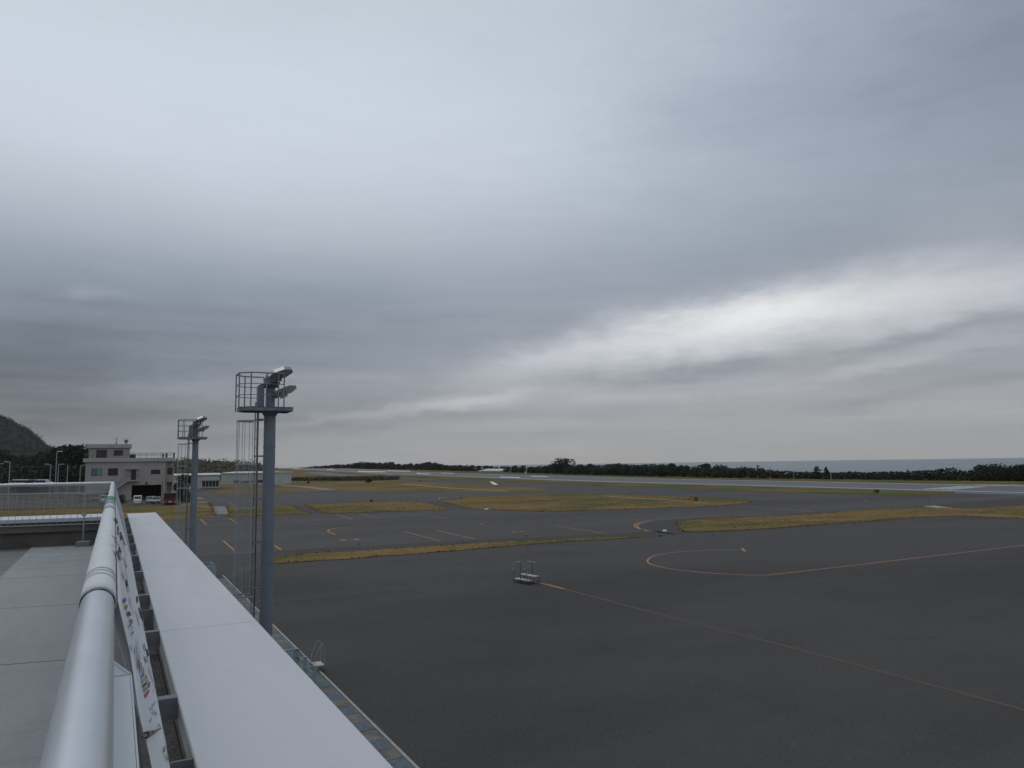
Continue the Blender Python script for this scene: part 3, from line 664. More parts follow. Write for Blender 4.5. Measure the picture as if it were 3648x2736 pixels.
for s0 in (2.62, 5.42, 8.2, 11.0, 13.7):
    mb = MB(); mb.prism([D(s0, .145, ZL - .16), D(s0, .253, ZL - .16), D(s0, .253, ZL - .01), D(s0, .19, ZL - .01), D(s0, .165, ZL - .035), D(s0, .145, ZL - .06)], U * .012)
    pl8 = tb(mb, 'fixing_plate', M['galv_dark'])
    mb = MB(); mb.tube([D(s0 + .0, .205, ZL - .085) - T0, D(s0 - .016, .205, ZL - .085) - T0], .011, 6); q_ = mb.build('bolt', M['bracket'], pl8); q_.location = T0
# railing round the deck
rail = tag(empty('deck_railing', D(0, 0, ZD)), 'silver tube railing running away along the left edge of the roof deck', 'railing')
R0 = rail.location.copy()
def rb(mb, name, mats, smooth=False, parent=None):
    ob = mb.build(name, mats, None, smooth); ob.parent = parent or rail; ob.location = -R0 if parent is None else (0, 0, 0)
    return ob
pc = -.0209; rr = .0303
cs = sp(E(398, 1721.5, ZR))[0]
corner = D(cs, pc, ZR)
mb = MB(); mb.tube([D(-2.0, pc, ZR), corner], rr, 32); 
mb.tube([corner, along(corner, -10, ZR)], rr, 20)
for s0 in (11.0,): mb.tube([D(s0, pc, ZR), D(s0 + .006, pc, ZR)], rr + .0012, 32)
q = along(corner, -.40, ZR); mb.tube([q, q + TR * .006], rr + .0012, 20)
rb(mb, 'handrail', M['handrail'], True)
# end rails, balusters, post
mb = MB()
for z, r_ in ((-.44, .009), (-1.0, .009)):
    a = along(corner, .0, z); mb.tube([a, along(a, -10, z)], r_, 6)
rb(mb, 'cross_rail', M['galv'])
mb = MB(); k = 0
while k * .108 < 9.6:
    P = along(corner, -.12 - k * .108, -1.0); mb.tube([P, P + Z * .56], .0042, 5); k += 1
rb(mb, 'baluster', M['galv'])
for dd in (-.44, -3.2, -5.95):
    P = along(corner, dd, ZD + .11) - Nn * .03
    mb = MB(); mb.tube([P, P + Z * (-ZD - .11 + ZR - .03)], .0115, 10)
    mb.obox(P + Vector((-.03, -.03, .46)), (.06, 0, 0), (0, .06, 0), (0, 0, .05)); rb(mb, 'post', M['galv'], True)
    mb = MB(); o = P - TR * .10 - Nn * .10; o.z = H + ZD + .001; mb.obox(o, TR * .22, Nn * .2, Z * .115); bevel(rb(mb, 'base_block', M['conc']), .008)
# side infill: balusters, rails and posts
def BP(s, t):      # sloping plane of the banner and infill, t from 0 at the handrail to 1 at the bottom
    return D(s, .012 + .148 * t, -.262 - .54 * t)
mb = MB(); mb.tube([BP(2.0, .12) - N * .02, BP(cs - .1, .12) - N * .02], .014, 8); mb.tube([BP(-1.5, .98) - N * .02, BP(cs - .1, .98) - N * .02], .012, 8)
rb(mb, 'side_rail', M['galv'], True)
mb = MB(); s0 = 2.0
while s0 < 7.6:
    mb.tube([BP(s0, .12) - N * .022, BP(s0, .98) - N * .022], .006, 5); s0 += .055
rb(mb, 'side_baluster', M['galv'])
for s0 in (2.75, 5.5, 8.25, 11.0, 13.75):
    mb = MB(); mb.obox(D(s0 - .02, -.02, -1.22), U * .04, N * .03, Z * .90); rb(mb, 'post', M['galv'])
mb = MB(); mb.prism([BP(7.5, .06), BP(cs - .02, .06), BP(cs - .02, 1.0), BP(7.5, 1.0)], N * .004); rb(mb, 'infill_panel', M['panel'])
mb = MB()
P1 = on_plane(514, 2652, BP(1, .4), N.cross(U).cross(U).normalized() if False else (BP(1, 0) - BP(1, 1)).cross(U).normalized())
P2 = on_plane(569, 2626, BP(1, .4), (BP(1, 0) - BP(1, 1)).cross(U).normalized())
q_ = P2 - P1
mb.tube([P1 - q_ * .10 + Z * .012, P1 + q_ * .04 + Z * .013, P1 + q_ * .041 + Z * .013, P1 + q_ * .45 + Z * .015, P1 + q_ * .451 + Z * .015, P2 + Z * .02], .0026, 8, r2=.0022)
mb.tube([P1 + q_ * .06 + Z * .013, P1 + q_ * .20 + Z * .014], .0058, 6); mb.tube([P1 + q_ * .30 + Z * .0145, P1 + q_ * .50 + Z * .0155], .0038, 8)
rb(mb, 'anchor_bolt', M['bronze'], True)

# enamelled board under the near handrail
zb = -.36
def Bd(px, py): return on_z(px, py, zb)
mb = MB()
e1 = sp(Bd(465, 2403)); e2 = sp(Bd(409, 2331))
outp = [D(.2, -.028, zb), D(.2, e1[1], zb), D(e1[0], e1[1], zb), D(e2[0] + .01, -.002, zb), D(e2[0] + .06, -.028, zb)]
mb.prism(outp, Z * -.012)
mb.obox(D(.2, e1[1] - .002, zb - .10), U * (e1[0] - .2), N * .004, Z * .10)
mb.tube([D(e1[0], e1[1] - .001, zb + .001), D(e2[0] + .03, -.012, zb + .001)], .0025, 6)
mb.tube([D(e1[0], e1[1], zb + .001), D(e1[0] - .0 , -.03, zb + .001)], .0014, 6)
board = tag(bevel(mb.build('white_board', M['board'], origin=D(.8, -.04, zb)), .002), 'white enamelled sheet with a clipped far corner under the nearest stretch of handrail', 'board')

# banner over the handrail
ban = tag(empty('banner', D(4, 0, -.8)), 'white cloth banner with dark lettering and a multicoloured emblem draped over the handrail', 'banner')
B0 = ban.location.copy()
def bb(mb, name, mats, smooth=False):
    ob = mb.build(name, mats, None, smooth); ob.parent = ban; ob.location = -B0; return ob
S0, S1 = 1.755, 7.45
bn = (BP(1, 0) - BP(1, 1)).cross(U).normalized()
if bn.dot(Z) < 0: bn = -bn
def bpl(px, py): 
    return on_plane(px, py, BP(1, .4), bn)
def st(P):
    s = sp(P)[0]; return s, ((P.z - H) + .262) / -.54
mb = MB()
near_top = [st(bpl(x, y)) for x, y in ((456, 2287), (497, 2520), (537, 2736), (560, 2860))]
def top_t(s):
    tab = [(near_top[3][0], near_top[3][1]), (near_top[2][0], near_top[2][1]), (near_top[1][0], near_top[1][1]), (near_top[0][0], near_top[0][1]), (S0, .03), (99, .03)]
    tab = sorted(tab)
    return lerp(tab, max(s, tab[0][0]))
n_s, n_t = 120, 14
s_near = near_top[3][0]
grid = []
for i in range(n_s + 1):
    s = s_near + (S1 - s_near) * i / n_s; t0 = top_t(s); row = []
    t1 = 1.0 + .018 * noise.noise(Vector((s * 2.3, 1, 0))) + .012 * noise.noise(Vector((s * 7, 3, 0)))
    for j in range(n_t + 1):
        t = t0 + (t1 - t0) * j / n_t
        row.append(BP(s, t) + bn * (.0035 * noise.noise(Vector((s * 5, t * 3, 2))) * min(1, t * 3)))
    grid.append(row)
i0 = len(mb.v)
for row in grid: mb.v += row
for i in range(n_s):
    for j in range(n_t):
        a = i0 + i * (n_t + 1) + j; mb.f.append([a, a + 1, a + n_t + 2, a + n_t + 1]); mb.mi.append(0)
def wrap(mb, s0, s1, rad, mi, a0=-200, a1=20, n=22, k=10):
    mb.m = mi; rows = []
    for i in range(k + 1):
        s = s0 + (s1 - s0) * i / k; row = []
        for j in range(n + 1):
            a = R(a0 + (a1 - a0) * j / n)     # 0 = outward (N), going over the top
            rd = rad + .0012 * noise.noise(Vector((s * 9, j * .3, 0)))
            row.append(D(s, pc + rd * math.cos(a), ZR - rd * math.sin(a)))
        rows.append(row)
    b0 = len(mb.v)
    for r_ in rows: mb.v += r_
    for i in range(k):
        for j in range(n):
            q = b0 + i * (n + 1) + j; mb.f.append([q, q + 1, q + n + 2, q + n + 1]); mb.mi.append(mi)
    mb.m = 0
wrap(mb, S0, S1, rr + .003, 0, k=60)
ob = bb(mb, 'cloth', [M['cloth']], True)
md = ob.modifiers.new('thick', 'SOLIDIFY'); md.thickness = .0015; md.offset = 0
mb = MB(); cols = [M['green_ink'], M['grey_ink_and_hem_shade'], M['cream_ink'], M['blue_ink'], M['black_ink'], M['thread']]
for a, b, mi in ((6.46, 7.44, 0), (6.02, 6.36, 1), (5.45, 6.0, 2), (5.30, 5.42, 3), (2.10, 2.118, 5), (2.05, 2.062, 5), (1.99, 2.004, 5), (1.757, 1.765, 1)):  # printed borders; the last narrow grey band paints the hem's shadow line
    mb = MB(); wrap(mb, a, b, rr + .0045, 0, -195, 14, k=3); bb(mb, 'border_and_hem_shade', cols[mi], True)
def stroke(mb, a, b, w, mi, w2=None):
    """a tapered dab of ink on the banner plane, given in photo pixels"""
    w2 = w if w2 is None else w2
    d = Vector((b[0] - a[0], b[1] - a[1])); d.normalize(); q = Vector((-d.y, d.x))
    mb.m = mi
    pts = [(a[0] + q.x * w / 2, a[1] + q.y * w / 2), (b[0] + q.x * w2 / 2, b[1] + q.y * w2 / 2), (b[0] - q.x * w2 / 2, b[1] - q.y * w2 / 2), (a[0] - q.x * w / 2, a[1] - q.y * w / 2)]
    mb.poly([bpl(*p) + bn * .0045 for p in pts]); mb.m = 0
def inkq(mb, pts, mi):
    mb.m = mi; mb.poly([bpl(*p) + bn * .0045 for p in pts]); mb.m = 0
def cv(sc, ox, oy): return lambda x, y: (ox + x / sc, oy + y / sc)
INKS = [M['ink'], M['blue_ink'], M['yellow_ink'], M['black_ink'], M['green_ink'], M['red_ink'], M['pink_ink']]
mt = MB(); me_ = MB()
c = cv(5.53, 380, 1800)
for x0, y0, x1, y1, w in ((160, 250, 195, 365, 30), (205, 410, 215, 495, 22), (190, 450, 226, 492, 14), (200, 500, 215, 580, 22), (262, 530, 270, 690, 30), (290, 590, 345, 790, 15), (140, 550, 235, 860, 9), (230, 830, 265, 940, 20),
        (125, 710, 165, 790, 9), (155, 870, 190, 1030, 15), (205, 880, 225, 1080, 24), (240, 960, 265, 1090, 12), (315, 1030, 380, 1230, 12), (285, 730, 370, 1050, 5), (280, 1330, 320, 1480, 11), (205, 1080, 350, 1500, 4), (370, 1470, 390, 1600, 24), (350, 1260, 395, 1470, 4)):
    stroke(mt, c(x0, y0), c(x1, y1), w / 5.53, 0)
c = cv(5.184, 400, 2080)
for x0, y0, x1, y1, w in ((250, 0, 290, 160, 10), (290, 250, 325, 390, 8), (325, 390, 370, 570, 4), (480, 440, 560, 690, 22), (420, 510, 490, 770, 5), (472, 540, 600, 870, 5), (292, 1150, 315, 1260, 14), (560, 1110, 590, 1240, 20), (622, 1210, 650, 1340, 24), (582, 1350, 605, 1470, 18), (632, 1300, 700, 1659, 6), (640, 1500, 665, 1659, 5)):
    stroke(mt, c(x0, y0), c(x1, y1), w / 5.184, 0)
inkq(mt, [c(430, 235), c(455, 225), c(470, 330), c(440, 355)], 0)
for pts, mi in (([(170, 290), (215, 255), (230, 330), (185, 360)], 1), ([(205, 395), (255, 390), (260, 465), (215, 470)], 2), ([(240, 525), (295, 520), (318, 600), (265, 600)], 3), ([(290, 650), (340, 670), (350, 750), (310, 720)], 4), ([(275, 770), (318, 735), (330, 745), (290, 815)], 1), ([(345, 880), (362, 890), (340, 960), (325, 925)], 0)):
    inkq(me_, [c(*p) for p in pts], mi)
for x0, y0, x1, y1, w, mi in ((330, 790, 365, 850, 12, 6), (305, 860, 345, 800, 6, 6), (395, 1150, 402, 1290, 13, 1), (420, 1030, 470, 1300, 9, 1), (440, 1270, 446, 1600, 9, 3), (470, 1320, 465, 1560, 11, 4), (500, 1470, 490, 1659, 19, 5), (415, 1200, 425, 1500, 4, 2), (546, 1545, 540, 1659, 12, 1)):
    stroke(me_, c(x0, y0), c(x1, y1), w / 5.184, mi)
c = cv(4.299, 440, 2350)
for pts, mi in (([(248, 245), (285, 200), (292, 235), (250, 298)], 1), ([(250, 322), (300, 280), (316, 312), (256, 368)], 2), ([(260, 400), (325, 345), (325, 388), (272, 442)], 3), ([(282, 468), (350, 400), (346, 442), (296, 502)], 4), ([(290, 548), (365, 460), (371, 502), (312, 596)], 5)):
    inkq(me_, [c(*p) for p in pts], mi)
for x0, y0, x1, y1, w, mi in ((240, 55, 236, 210, 15, 5), (376, 345, 366, 435, 25, 5), (326, 250, 330, 312, 16, 3), (345, 310, 340, 370, 14, 4), (284, 120, 283, 195, 10, 1), (210, 0, 206, 120, 8, 4), (306, 190, 308, 270, 8, 2)):
    stroke(me_, c(x0, y0), c(x1, y1), w / 4.3, mi)
for x0, y0, x1, y1, w, w2 in ((465, 645, 430, 718, 6, 14), (438, 785, 488, 848, 6, 20), (368, 775, 382, 750, 6, 9), (382, 750, 387, 792, 8, 5), (392, 898, 378, 962, 5, 14), (405, 690, 415, 860, 5, 6), (360, 150, 460, 445, 4, 6), (390, 120, 440, 400, 4, 3), (440, 455, 430, 510, 4, 6), (505, 1045, 520, 990, 7, 8), (520, 990, 550, 1075, 6, 12), (612, 1330, 592, 1432, 10, 24)):
    stroke(mt, c(x0, y0), c(x1, y1), w / 4.3, 0, w2 / 4.3)
for x0, y0, x1, y1, w, mi in ((618, 1450, 630, 1512, 14, 2), (662, 1460, 645, 1560, 14, 4)):
    stroke(me_, c(x0, y0), c(x1, y1), w / 4.3, mi)
bb(mt, 'lettering', INKS); bb(me_, 'emblem', INKS)

# ------------------------------------------------------------------ floodlight towers
def make_tower():
    t = tag(empty('floodlight_tower'), 'near grey-blue floodlight tower with railed platform and caged ladder, taller in view of the two', 'light tower', 'floodlight towers beside the apron')
    # local axes: x = N (towards the apron), y = U, z up; platform top at z = PZ
    PZ = 8.42
    mb = MB(); mb.tube([(0, 0, 0), (0, 0, PZ - .25)], .212, 28, r2=.186); mb.tube([(0, 0, PZ - .28), (0, 0, PZ - .10)], .19, 28, r2=.30)
    for z in (.9, 2.1, 3.35, 4.6, 5.85, 7.1): mb.tube([(0, 0, z), (0, 0, z + .035)], .226 - .0031 * z, 28)
    mb.build('pole', M['tower'], t, True)
    mb = MB(); mb.tube([(0, 0, PZ), (0, 0, PZ + .76)], .155, 20); mb.build('upper_pole', M['tower'], t, True)
    pl_ = [(-1.0, -.34), (-.70, -.62), (.62, -.62), (.66, -.5), (.66, .5), (.62, .62), (-.70, .62), (-1.0, .34)]
    mb = MB(); mb.prism([(x, y, PZ - .02) for x, y in pl_], (0, 0, .02)); mb.build('platform', M['tower_dark'], t)
    mb = MB()
    for (x0, y0), (x1, y1) in zip(pl_, pl_[1:] + pl_[:1]):
        d = Vector((x1 - x0, y1 - y0, 0)); q = Vector((-d.y, d.x, 0)).normalized() * .02
        mb.obox(Vector((x0, y0, PZ - .13)) + q * .2, d, q, (0, 0, .108))
    mb.obox((-.95, -.06, PZ - .12), (1.6, 0, 0), (0, .05, 0), (0, 0, .09)); mb.obox((-.3, -.6, PZ - .118), (.05, 0, 0), (0, 1.2, 0), (0, 0, .085)); mb.obox((.3, -.6, PZ - .118), (.05, 0, 0), (0, 1.2, 0), (0, 0, .085))
    mb.build('platform_edge', M['tower'], t)
    path = [(.32, -.66), (-.72, -.66), (-1.04, -.36), (-1.04, .36), (-.72, .66), (-.10, .66)]
    mb = MB()
    for z, r_ in ((1.10, .022), (.74, .013), (.38, .013)): mb.tube([(x, y, PZ + z) for x, y in path], r_, 8)
    for x, y in ((.32, -.66), (.14, -.66), (-.24, -.66), (-.72, -.66), (-1.04, -.36), (-1.04, .36), (-.72, .66), (-.10, .66)): mb.tube([(x, y, PZ - .13), (x, y, PZ + 1.10)], .021, 8)
    mb.build('guard_rail', M['tower'], t, True)
    # ladder and cage on the building side
    mb = MB()
    for y in (-.2, .2): mb.obox((-.45, y - .012, .3), (.03, 0, 0), (0, .024, 0), (0, 0, PZ - .1))
    z = .5
    while z < PZ: mb.tube([(-.435, -.2, z), (-.435, .2, z)], .011, 6); z += .3
    for z in (1.2, 2.6, 4.0, 5.4, 6.8, 8.0): 
        for y in (-.2, .2): mb.obox((-.46, y - .015, z), (.28, 0, 0), (0, .03, 0), (0, 0, .05))
    mb.build('ladder', M['tower'], t)
    mb = MB()
    for z in (.95, 2.35, 3.75, 5.15, 6.55, 7.95):
        arc = [(-.46 - .58 * math.sin(a), .34 * math.cos(a), z) for a in [math.pi * k / 14 for k in range(15)]]
        for a, b in zip(arc, arc[1:]): mb.obox(a, Vector(b) - Vector(a), Vector((0, 0, .05)), (Vector(b) - Vector(a)).cross(Vector((0, 0, 1))).normalized() * .006)
    for k in (1, 3, 5, 7, 9, 11, 13):
        a = math.pi * k / 14; x, y = -.46 - .575 * math.sin(a), .336 * math.cos(a)
        mb.tube([(x, y, .95), (x, y, 8.0)], .009, 6)
    mb.build('ladder_cage', M['galv'], t)
    mb = MB(); mb.tube([(-.36, .05, .2), (-.36, .05, PZ + .3)], .017, 8); mb.build('cable_pipe', M['bronze'], t)
    mb = MB(); mb.box(-.42, -.16, PZ + .02, -.22, .14, PZ + .72); mb.box(-.46, -.05, PZ + .1, -.42, .05, PZ + .16); bevel(mb.build('control_box', M['tower'], t), .01)
    mb = MB(); mb.box(-.10, -.66, PZ + .80, .06, .66, PZ + .90); mb.box(-.24, -.24, PZ + .70, .24, .24, PZ + .798); mb.box(.14, -.58, PZ + .40, .24, .58, PZ + .48); mb.prism([(-.34, -.05, PZ + .62), (.30, -.05, PZ + .80), (.30, -.05, PZ + .90), (-.34, -.05, PZ + .72)], (0, .1, 0))
    mb.tube([(-.1, .02, PZ + .86), (-.36, .02, PZ + .74), (-.36, .02, PZ + .3)], .03, 8)
    mb.build('cross_arm', M['tower_dark'], t)
    def lamp(x, y, z, sc, tilt, roll=0.0):
        A = Matrix.Translation((x, y, z)) @ Matrix.Rotation(roll, 4, 'X') @ Matrix.Rotation(tilt, 4, 'Y') @ Matrix.Scale(sc, 4)
        prof = [(-.52, -.13), (-.50, .05), (-.28, .15), (.28, .19), (.58, .08), (.58, -.06), (.20, -.20), (-.34, -.22)]
        mb = MB(); mb.prism([A @ Vector((px, -.20, pz)) for px, pz in prof], (A.to_3x3() @ Vector((0, .40, 0))))
        for k in range(4): mb.obox(A @ Vector((-.36 + k * .06, -.205, -.10)), A.to_3x3() @ Vector((.02, 0, 0)), A.to_3x3() @ Vector((0, .41, 0)), A.to_3x3() @ Vector((0, 0, .14 + .02 * k)))
        f = mb.build('floodlight', M['lamp_grey'], t)
        mb = MB(); mb.prism([A @ Vector(v) for v in ((-.20, -.19, .159), (.27, -.19, .193), (.27, .19, .193), (-.20, .19, .159))], A.to_3x3() @ Vector((0, 0, .008))); mb.build('top_cover', M['lamp_top'], f)
        mb = MB(); mb.prism([A @ Vector(v) for v in ((.57, -.18, -.068), (.57, .18, -.068), (.21, .18, -.205), (.21, -.18, -.205))], A.to_3x3() @ Vector((0, 0, -.006))); mb.build('lens', M['lens'], f)
        mb = MB()
        for yy in (-.225, .215): mb.obox(A @ Vector((-.06, yy, -.30)), A.to_3x3() @ Vector((.07, 0, 0)), A.to_3x3() @ Vector((0, .012, 0)), A.to_3x3() @ Vector((0, 0, .34)))
        mb.obox(A @ Vector((-.06, -.225, -.312)), A.to_3x3() @ Vector((.07, 0, 0)), A.to_3x3() @ Vector((0, .452, 0)), A.to_3x3() @ Vector((0, 0, .012)))
        mb.build('yoke', M['tower_dark'], f)
    for y in (-.42, .0, .42): lamp(.20, y, PZ + 1.13, .72, R(-20), R(26) if y < -.1 else R(6))
    for y in (-.36, .36): lamp(.40, y, PZ + .56, .64, R(-20))
    return t, PZ
tower, PZ = make_tower()
P = at_depth(962, 1466, 24.6)
tower.location = (P.x, P.y, P.z - PZ + .0); tower.rotation_euler = (0, 0, TH)
tower.location.z = 0.0 if abs(P.z - PZ) < .35 else P.z - PZ
tw2 = copy_tree(tower); P2_ = at_depth(697, 1559, 48.0); tw2.location = (P2_.x, P2_.y, 0)
tw2['label'] = 'far floodlight tower standing just right of the beige station building, smaller in view'
print('tower platform z', P.z, P2_.z, 'loc', tower.location, tw2.location)

# ------------------------------------------------------------------ drain along the apron edge
drain = tag(empty('drain_channel', W(20, 5.4, 0)), 'covered drain channel running along the edge of the near apron below the white coping', 'drain')
D0 = drain.location.copy()
def db(mb, name, mats):
    ob = mb.build(name, mats); ob.parent = drain; ob.location = -D0; return ob
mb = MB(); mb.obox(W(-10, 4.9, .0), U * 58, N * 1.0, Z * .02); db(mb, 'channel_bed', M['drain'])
mb = MB(); mb.obox(W(-10, 5.90, .0), U * 58, N * .07, Z * .05); db(mb, 'kerb', M['curb'])
s0 = sp(G(1366, 2656))[0]; per = (sp(G(1158, 2442))[0] - s0) / 4
k = -6
while s0 + k * per < 47:
    a = s0 + k * per - per * .25
    mb = MB()
    for j in range(13): mb.obox(W(a + .02 + j * (per * .5 - .04) / 12.4, 4.92, .022), U * .018, N * .95, Z * .03)
    for j in range(5): mb.obox(W(a + .02, 4.94 + j * .22, .024), U * (per * .5 - .05), N * .02, Z * .022)
    mb.obox(W(a, 4.92, .0205), U * (per * .5), N * .95, Z * .006)
    db(mb, 'grate', M['grate'])
    mb = MB()
    for j in range(1): mb.obox(W(a + per * .5 + .015, 4.92, .0205), U * (per * .5 - .03), N * .95, Z * (.02 + .006 * (k % 3)))
    db(mb, 'cover_slab', M['cover'])
    k += 1

# guards (low pale blue fences) over openings in the channel
def make_guard(px_far, px_near, label, hgt=.75, back=.9):
    a = on_z(*px_far, hgt - H); b = on_z(*px_near, hgt - H); a.z = b.z = 0
    d = (b - a)
    g = tag(empty('pipe_guard', a), label, 'guard rail', 'pale blue guards on the drain')
    for z in (hgt, hgt * .68, hgt * .36):
        mb = MB()
        mb.tube([-N * back + Z * z, Z * z, d + Z * z, d - N * back + Z * z], .022, 8); mb.build('rail', M['guard'], g, True)
    for q, w in ((Vector(), .10), (d * .5, .07), (d, .07)):
        mb = MB(); mb.obox(q - N * w - U * .03, N * w * 1.6, U * .06, Z * (hgt + .03)); bevel(mb.build('post', M['guard'], g), .008)
    mb = MB(); mb.obox(-N * .5 - U * .03, N * .06, U * .06, Z * hgt); mb.build('post', M['guard'], g)
    return g
make_guard((1058, 2314), (1124, 2374), 'pale blue pipe guard beside the steel step with two hooped handrails')
make_guard((751, 2003), (768, 2018), 'pale blue pipe guard farther along the drain, between the two light towers')
# hooped access step
base = G(1122, 2398); base.z = 0.012
stp = tag(empty('access_step', base), 'small steel access step with two hooped handrails at the edge of the near apron', 'step')
mb = MB(); mb.obox(Z * .20, N * .36, U * .62, Z * .04); bevel(mb.build('tread', M['step_white'], stp), .006)
mb = MB()
for x, y in ((.02, .03), (.34, .03), (.02, .59), (.34, .59)): mb.tube([N * x + U * y, N * x + U * y + Z * .2], .018, 8)
mb.tube([N * .02 + U * .03 + Z * .08, N * .34 + U * .03 + Z * .08], .012, 6); mb.tube([N * .34 + U * .03 + Z * .08, N * .34 + U * .59 + Z * .08], .012, 6)
mb.build('leg', M['galv_dark'], stp, True)
for y in (.02, .60):
    q = lambda x, z: N * x + U * y + Z * z
    mb = MB(); mb.tube([q(-.02, .05), q(-.02, .45), q(.10, .74), q(.20, .95), q(.26, 1.0), q(.32, .99), q(.355, .92), q(.36, .1)], .014, 8); mb.build('handrail', M['galv'], stp, True)

stp.scale = (.84, .84, .84)
# ------------------------------------------------------------------ step unit on the apron
o = G(1830, 2074); o.z = .014
L_ = Vector((.60, -.80, 0)); W_ = Vector((.80, .60, 0))
su = tag(empty('boarding_step', o), 'two-tier mobile boarding step with bent white handrails alone on the grey apron', 'boarding step')
def lw(l, w, z): return L_ * l + W_ * w + Z * z
mb = MB(); mb.obox(lw(0, 0, .17), L_ * 1.22, W_ * .34, Z * .03); mb.build('lower_tread', M['step_white'], su)
mb = MB(); mb.obox(lw(0, .40, .36), L_ * .40, W_ * .34, Z * .03); mb.obox(lw(.47, .40, .36), L_ * .83, W_ * .34, Z * .03); mb.build('upper_tread', M['step_white'], su)
for l, w, h in ((0.02, .02, .17), (1.2, .02, .17), (.02, .32, .17), (1.2, .32, .17), (.03, .42, .36), (.38, .42, .36), (.03, .72, .36), (.62, .42, .36), (.9, .42, .36), (1.28, .42, .36), (1.28, .72, .36), (.62, .72, .36)):
    mb = MB(); mb.tube([lw(l, w, 0), lw(l, w, h)], .016, 8); mb.build('leg', M['bronze'], su)
mb = MB()
for w in (.02, .32, .42, .72): mb.tube([lw(.0, w, .06), lw(1.28, w, .06)], .012, 6)
for l in (.02, .6, 1.26): mb.tube([lw(l, .0, .06), lw(l, .74, .06)], .012, 6)
mb.obox(lw(.1, .08, .03), L_ * 1.0, W_ * .5, Z * .06)
mb.build('base_frame', M['bronze'], su)
mb = MB()
for l, w in ((1.30, .55), (1.42, .72)): mb.tube([lw(l, w, 0), lw(l, w, .16)], .014, 6)
mb.tube([lw(1.30, .55, .15), lw(1.42, .72, .15)], .012, 6); mb.tube([lw(1.42, .72, .12), lw(1.2, .72, .12)], .010, 6); mb.build('outrigger', M['bronze'], su)
for w, z0, off in ((0.0, 0, 0), (.55, .1, .33)):
    mb = MB(); mb.m = 0
    mb.tube([lw(off + .0, w, .0 + (.36 if w else .0)), lw(off + .0, w, .62 + z0 * .2)], .013, 8)
    mb.tube([lw(off + .62, w, .0 + (.36 if w else .0)), lw(off + .62, w, 1.12)], .015, 8)
    mb.m = 1
    mb.tube([lw(off + .0, w, .62 + z0 * .2), lw(off - .16, w, .72), lw(off + .17, w, 1.06), lw(off + .26, w, 1.12), lw(off + .62, w, 1.12), lw(off + (.62 if not w else .9), w, 1.12)][:(5 if not w else 6)], .015, 8)
    mb.build('handrail', [M['bronze'], M['step_white']], su, True)
mb = MB(); mb.tube([lw(1.2, -.02, 0), lw(1.2, -.02, .56)], .018, 8); mb.m = 1; mb.obox(lw(1.17, -.05, .56), L_ * .07, W_ * .07, Z * .05); mb.build('corner_post', [M['bronze'], M['step_white']], su)

# ------------------------------------------------------------------ signs, lights and markers on the airfield
def face_text(body, size, mat_, parent, loc, rx, rz, name='lettering'):
    cu = bpy.data.curves.new(name, 'FONT'); cu.body = body; cu.size = size; cu.align_x = 'CENTER'; cu.align_y = 'CENTER'; cu.extrude = .002
    to = bpy.data.objects.new(name, cu); COL.objects.link(to)
    dg = bpy.context.evaluated_depsgraph_get(); me = bpy.data.meshes.new_from_object(to.evaluated_get(dg)); bpy.data.objects.remove(to)
    me.materials.clear(); me.materials.append(mat_)
    ob = bpy.data.objects.new(name, me); COL.objects.link(ob); ob.parent = parent; ob.location = loc; ob.rotation_euler = (rx, 0, rz)
    return ob
def taxi_sign(px, py, wpx, hpx, label, faces):
    b = G(px, py); d = (b - CAM).length; k = d / FPX
    w, h = wpx * k, hpx * k
    rz = -math.atan2(b.x, b.y)      # facing the camera side
    s = tag(empty('taxiway_sign', b, rz - R(8)), label, 'sign')
    mb = MB()
    for x in (-w * .35, w * .35): mb.tube([(x, 0, 0), (x, 0, h * .25)], .03, 8)
    mb.build('leg', M['galv_dark'], s)
    mb = MB(); mb.box(-w / 2 - .02, -.09, h * .16, w / 2 + .02, .12, h + .02); bevel(mb.build('housing', M['sign_black'], s), .01)
    x = -w / 2
    for frac, m_, tx, tm in faces:
        mb = MB(); mb.box(x + .01, -.104, h * .2, x + w * frac - .01, -.0905, h - .02); f = mb.build('face_panel', m_, s)
        if tx: face_text(tx, h * .66, tm, s, (x + w * frac / 2, -.107, h * .58), R(90), 0)
        x += w * frac
    return s
taxi_sign(2472, 1786, 25, 15, 'yellow and black taxiway guidance sign standing in the wide dry grass island', ((.62, M['sign_yellow'], '←T1', M['sign_black']), (.38, M['sign_black'], 'T2', M['sign_yellow'])))
taxi_sign(3123, 1757, 14, 11, 'dark red taxiway sign standing in the grass strip beside the runway', ((.52, M['sign_red'], '', None), (.48, M['sign_black'], '', None)))
b = G(1323, 1789); mb = MB(); mb.box(-.42, -.35, .1, .42, .35, .85); mb.box(-.46, -.39, .82, .46, .39, .95); mb.box(-.3, -.3, 0, -.22, -.22, .1); mb.box(.22, .22, 0, .3, .3, .1); mb.box(-.3, .22, 0, -.22, .3, .1); mb.box(.22, -.3, 0, .3, -.22, .1)
tag(bevel(mb.build('equipment_box', M['car_red'], origin=(0, 0, 0)), .03), 'small red equipment box at the edge of the upper apron', 'box').location = b
bpy.data.objects['equipment_box'].scale = (.5, .5, .5)
for px, py, lab in ((1733, 1816, 'white marker slab on the near edge of the large grass island'), (2368, 1894, 'white marker slab on the dark asphalt beside the yellow curved line')):
    b = G(px, py); k = (b - CAM).length / FPX; w = 15 * k
    mb = MB(); mb.box(-w / 2, -.25, .0, w / 2, .25, .10); mb.box(-w / 2 + .06, -.19, .098, w / 2 - .06, .19, .17)
    o_ = tag(bevel(mb.build('marker_slab', M['white_paint']), .02), lab, 'marker slab', 'white marker slabs'); o_.location = b; o_.rotation_euler = (0, 0, -math.atan2(b.x, b.y))
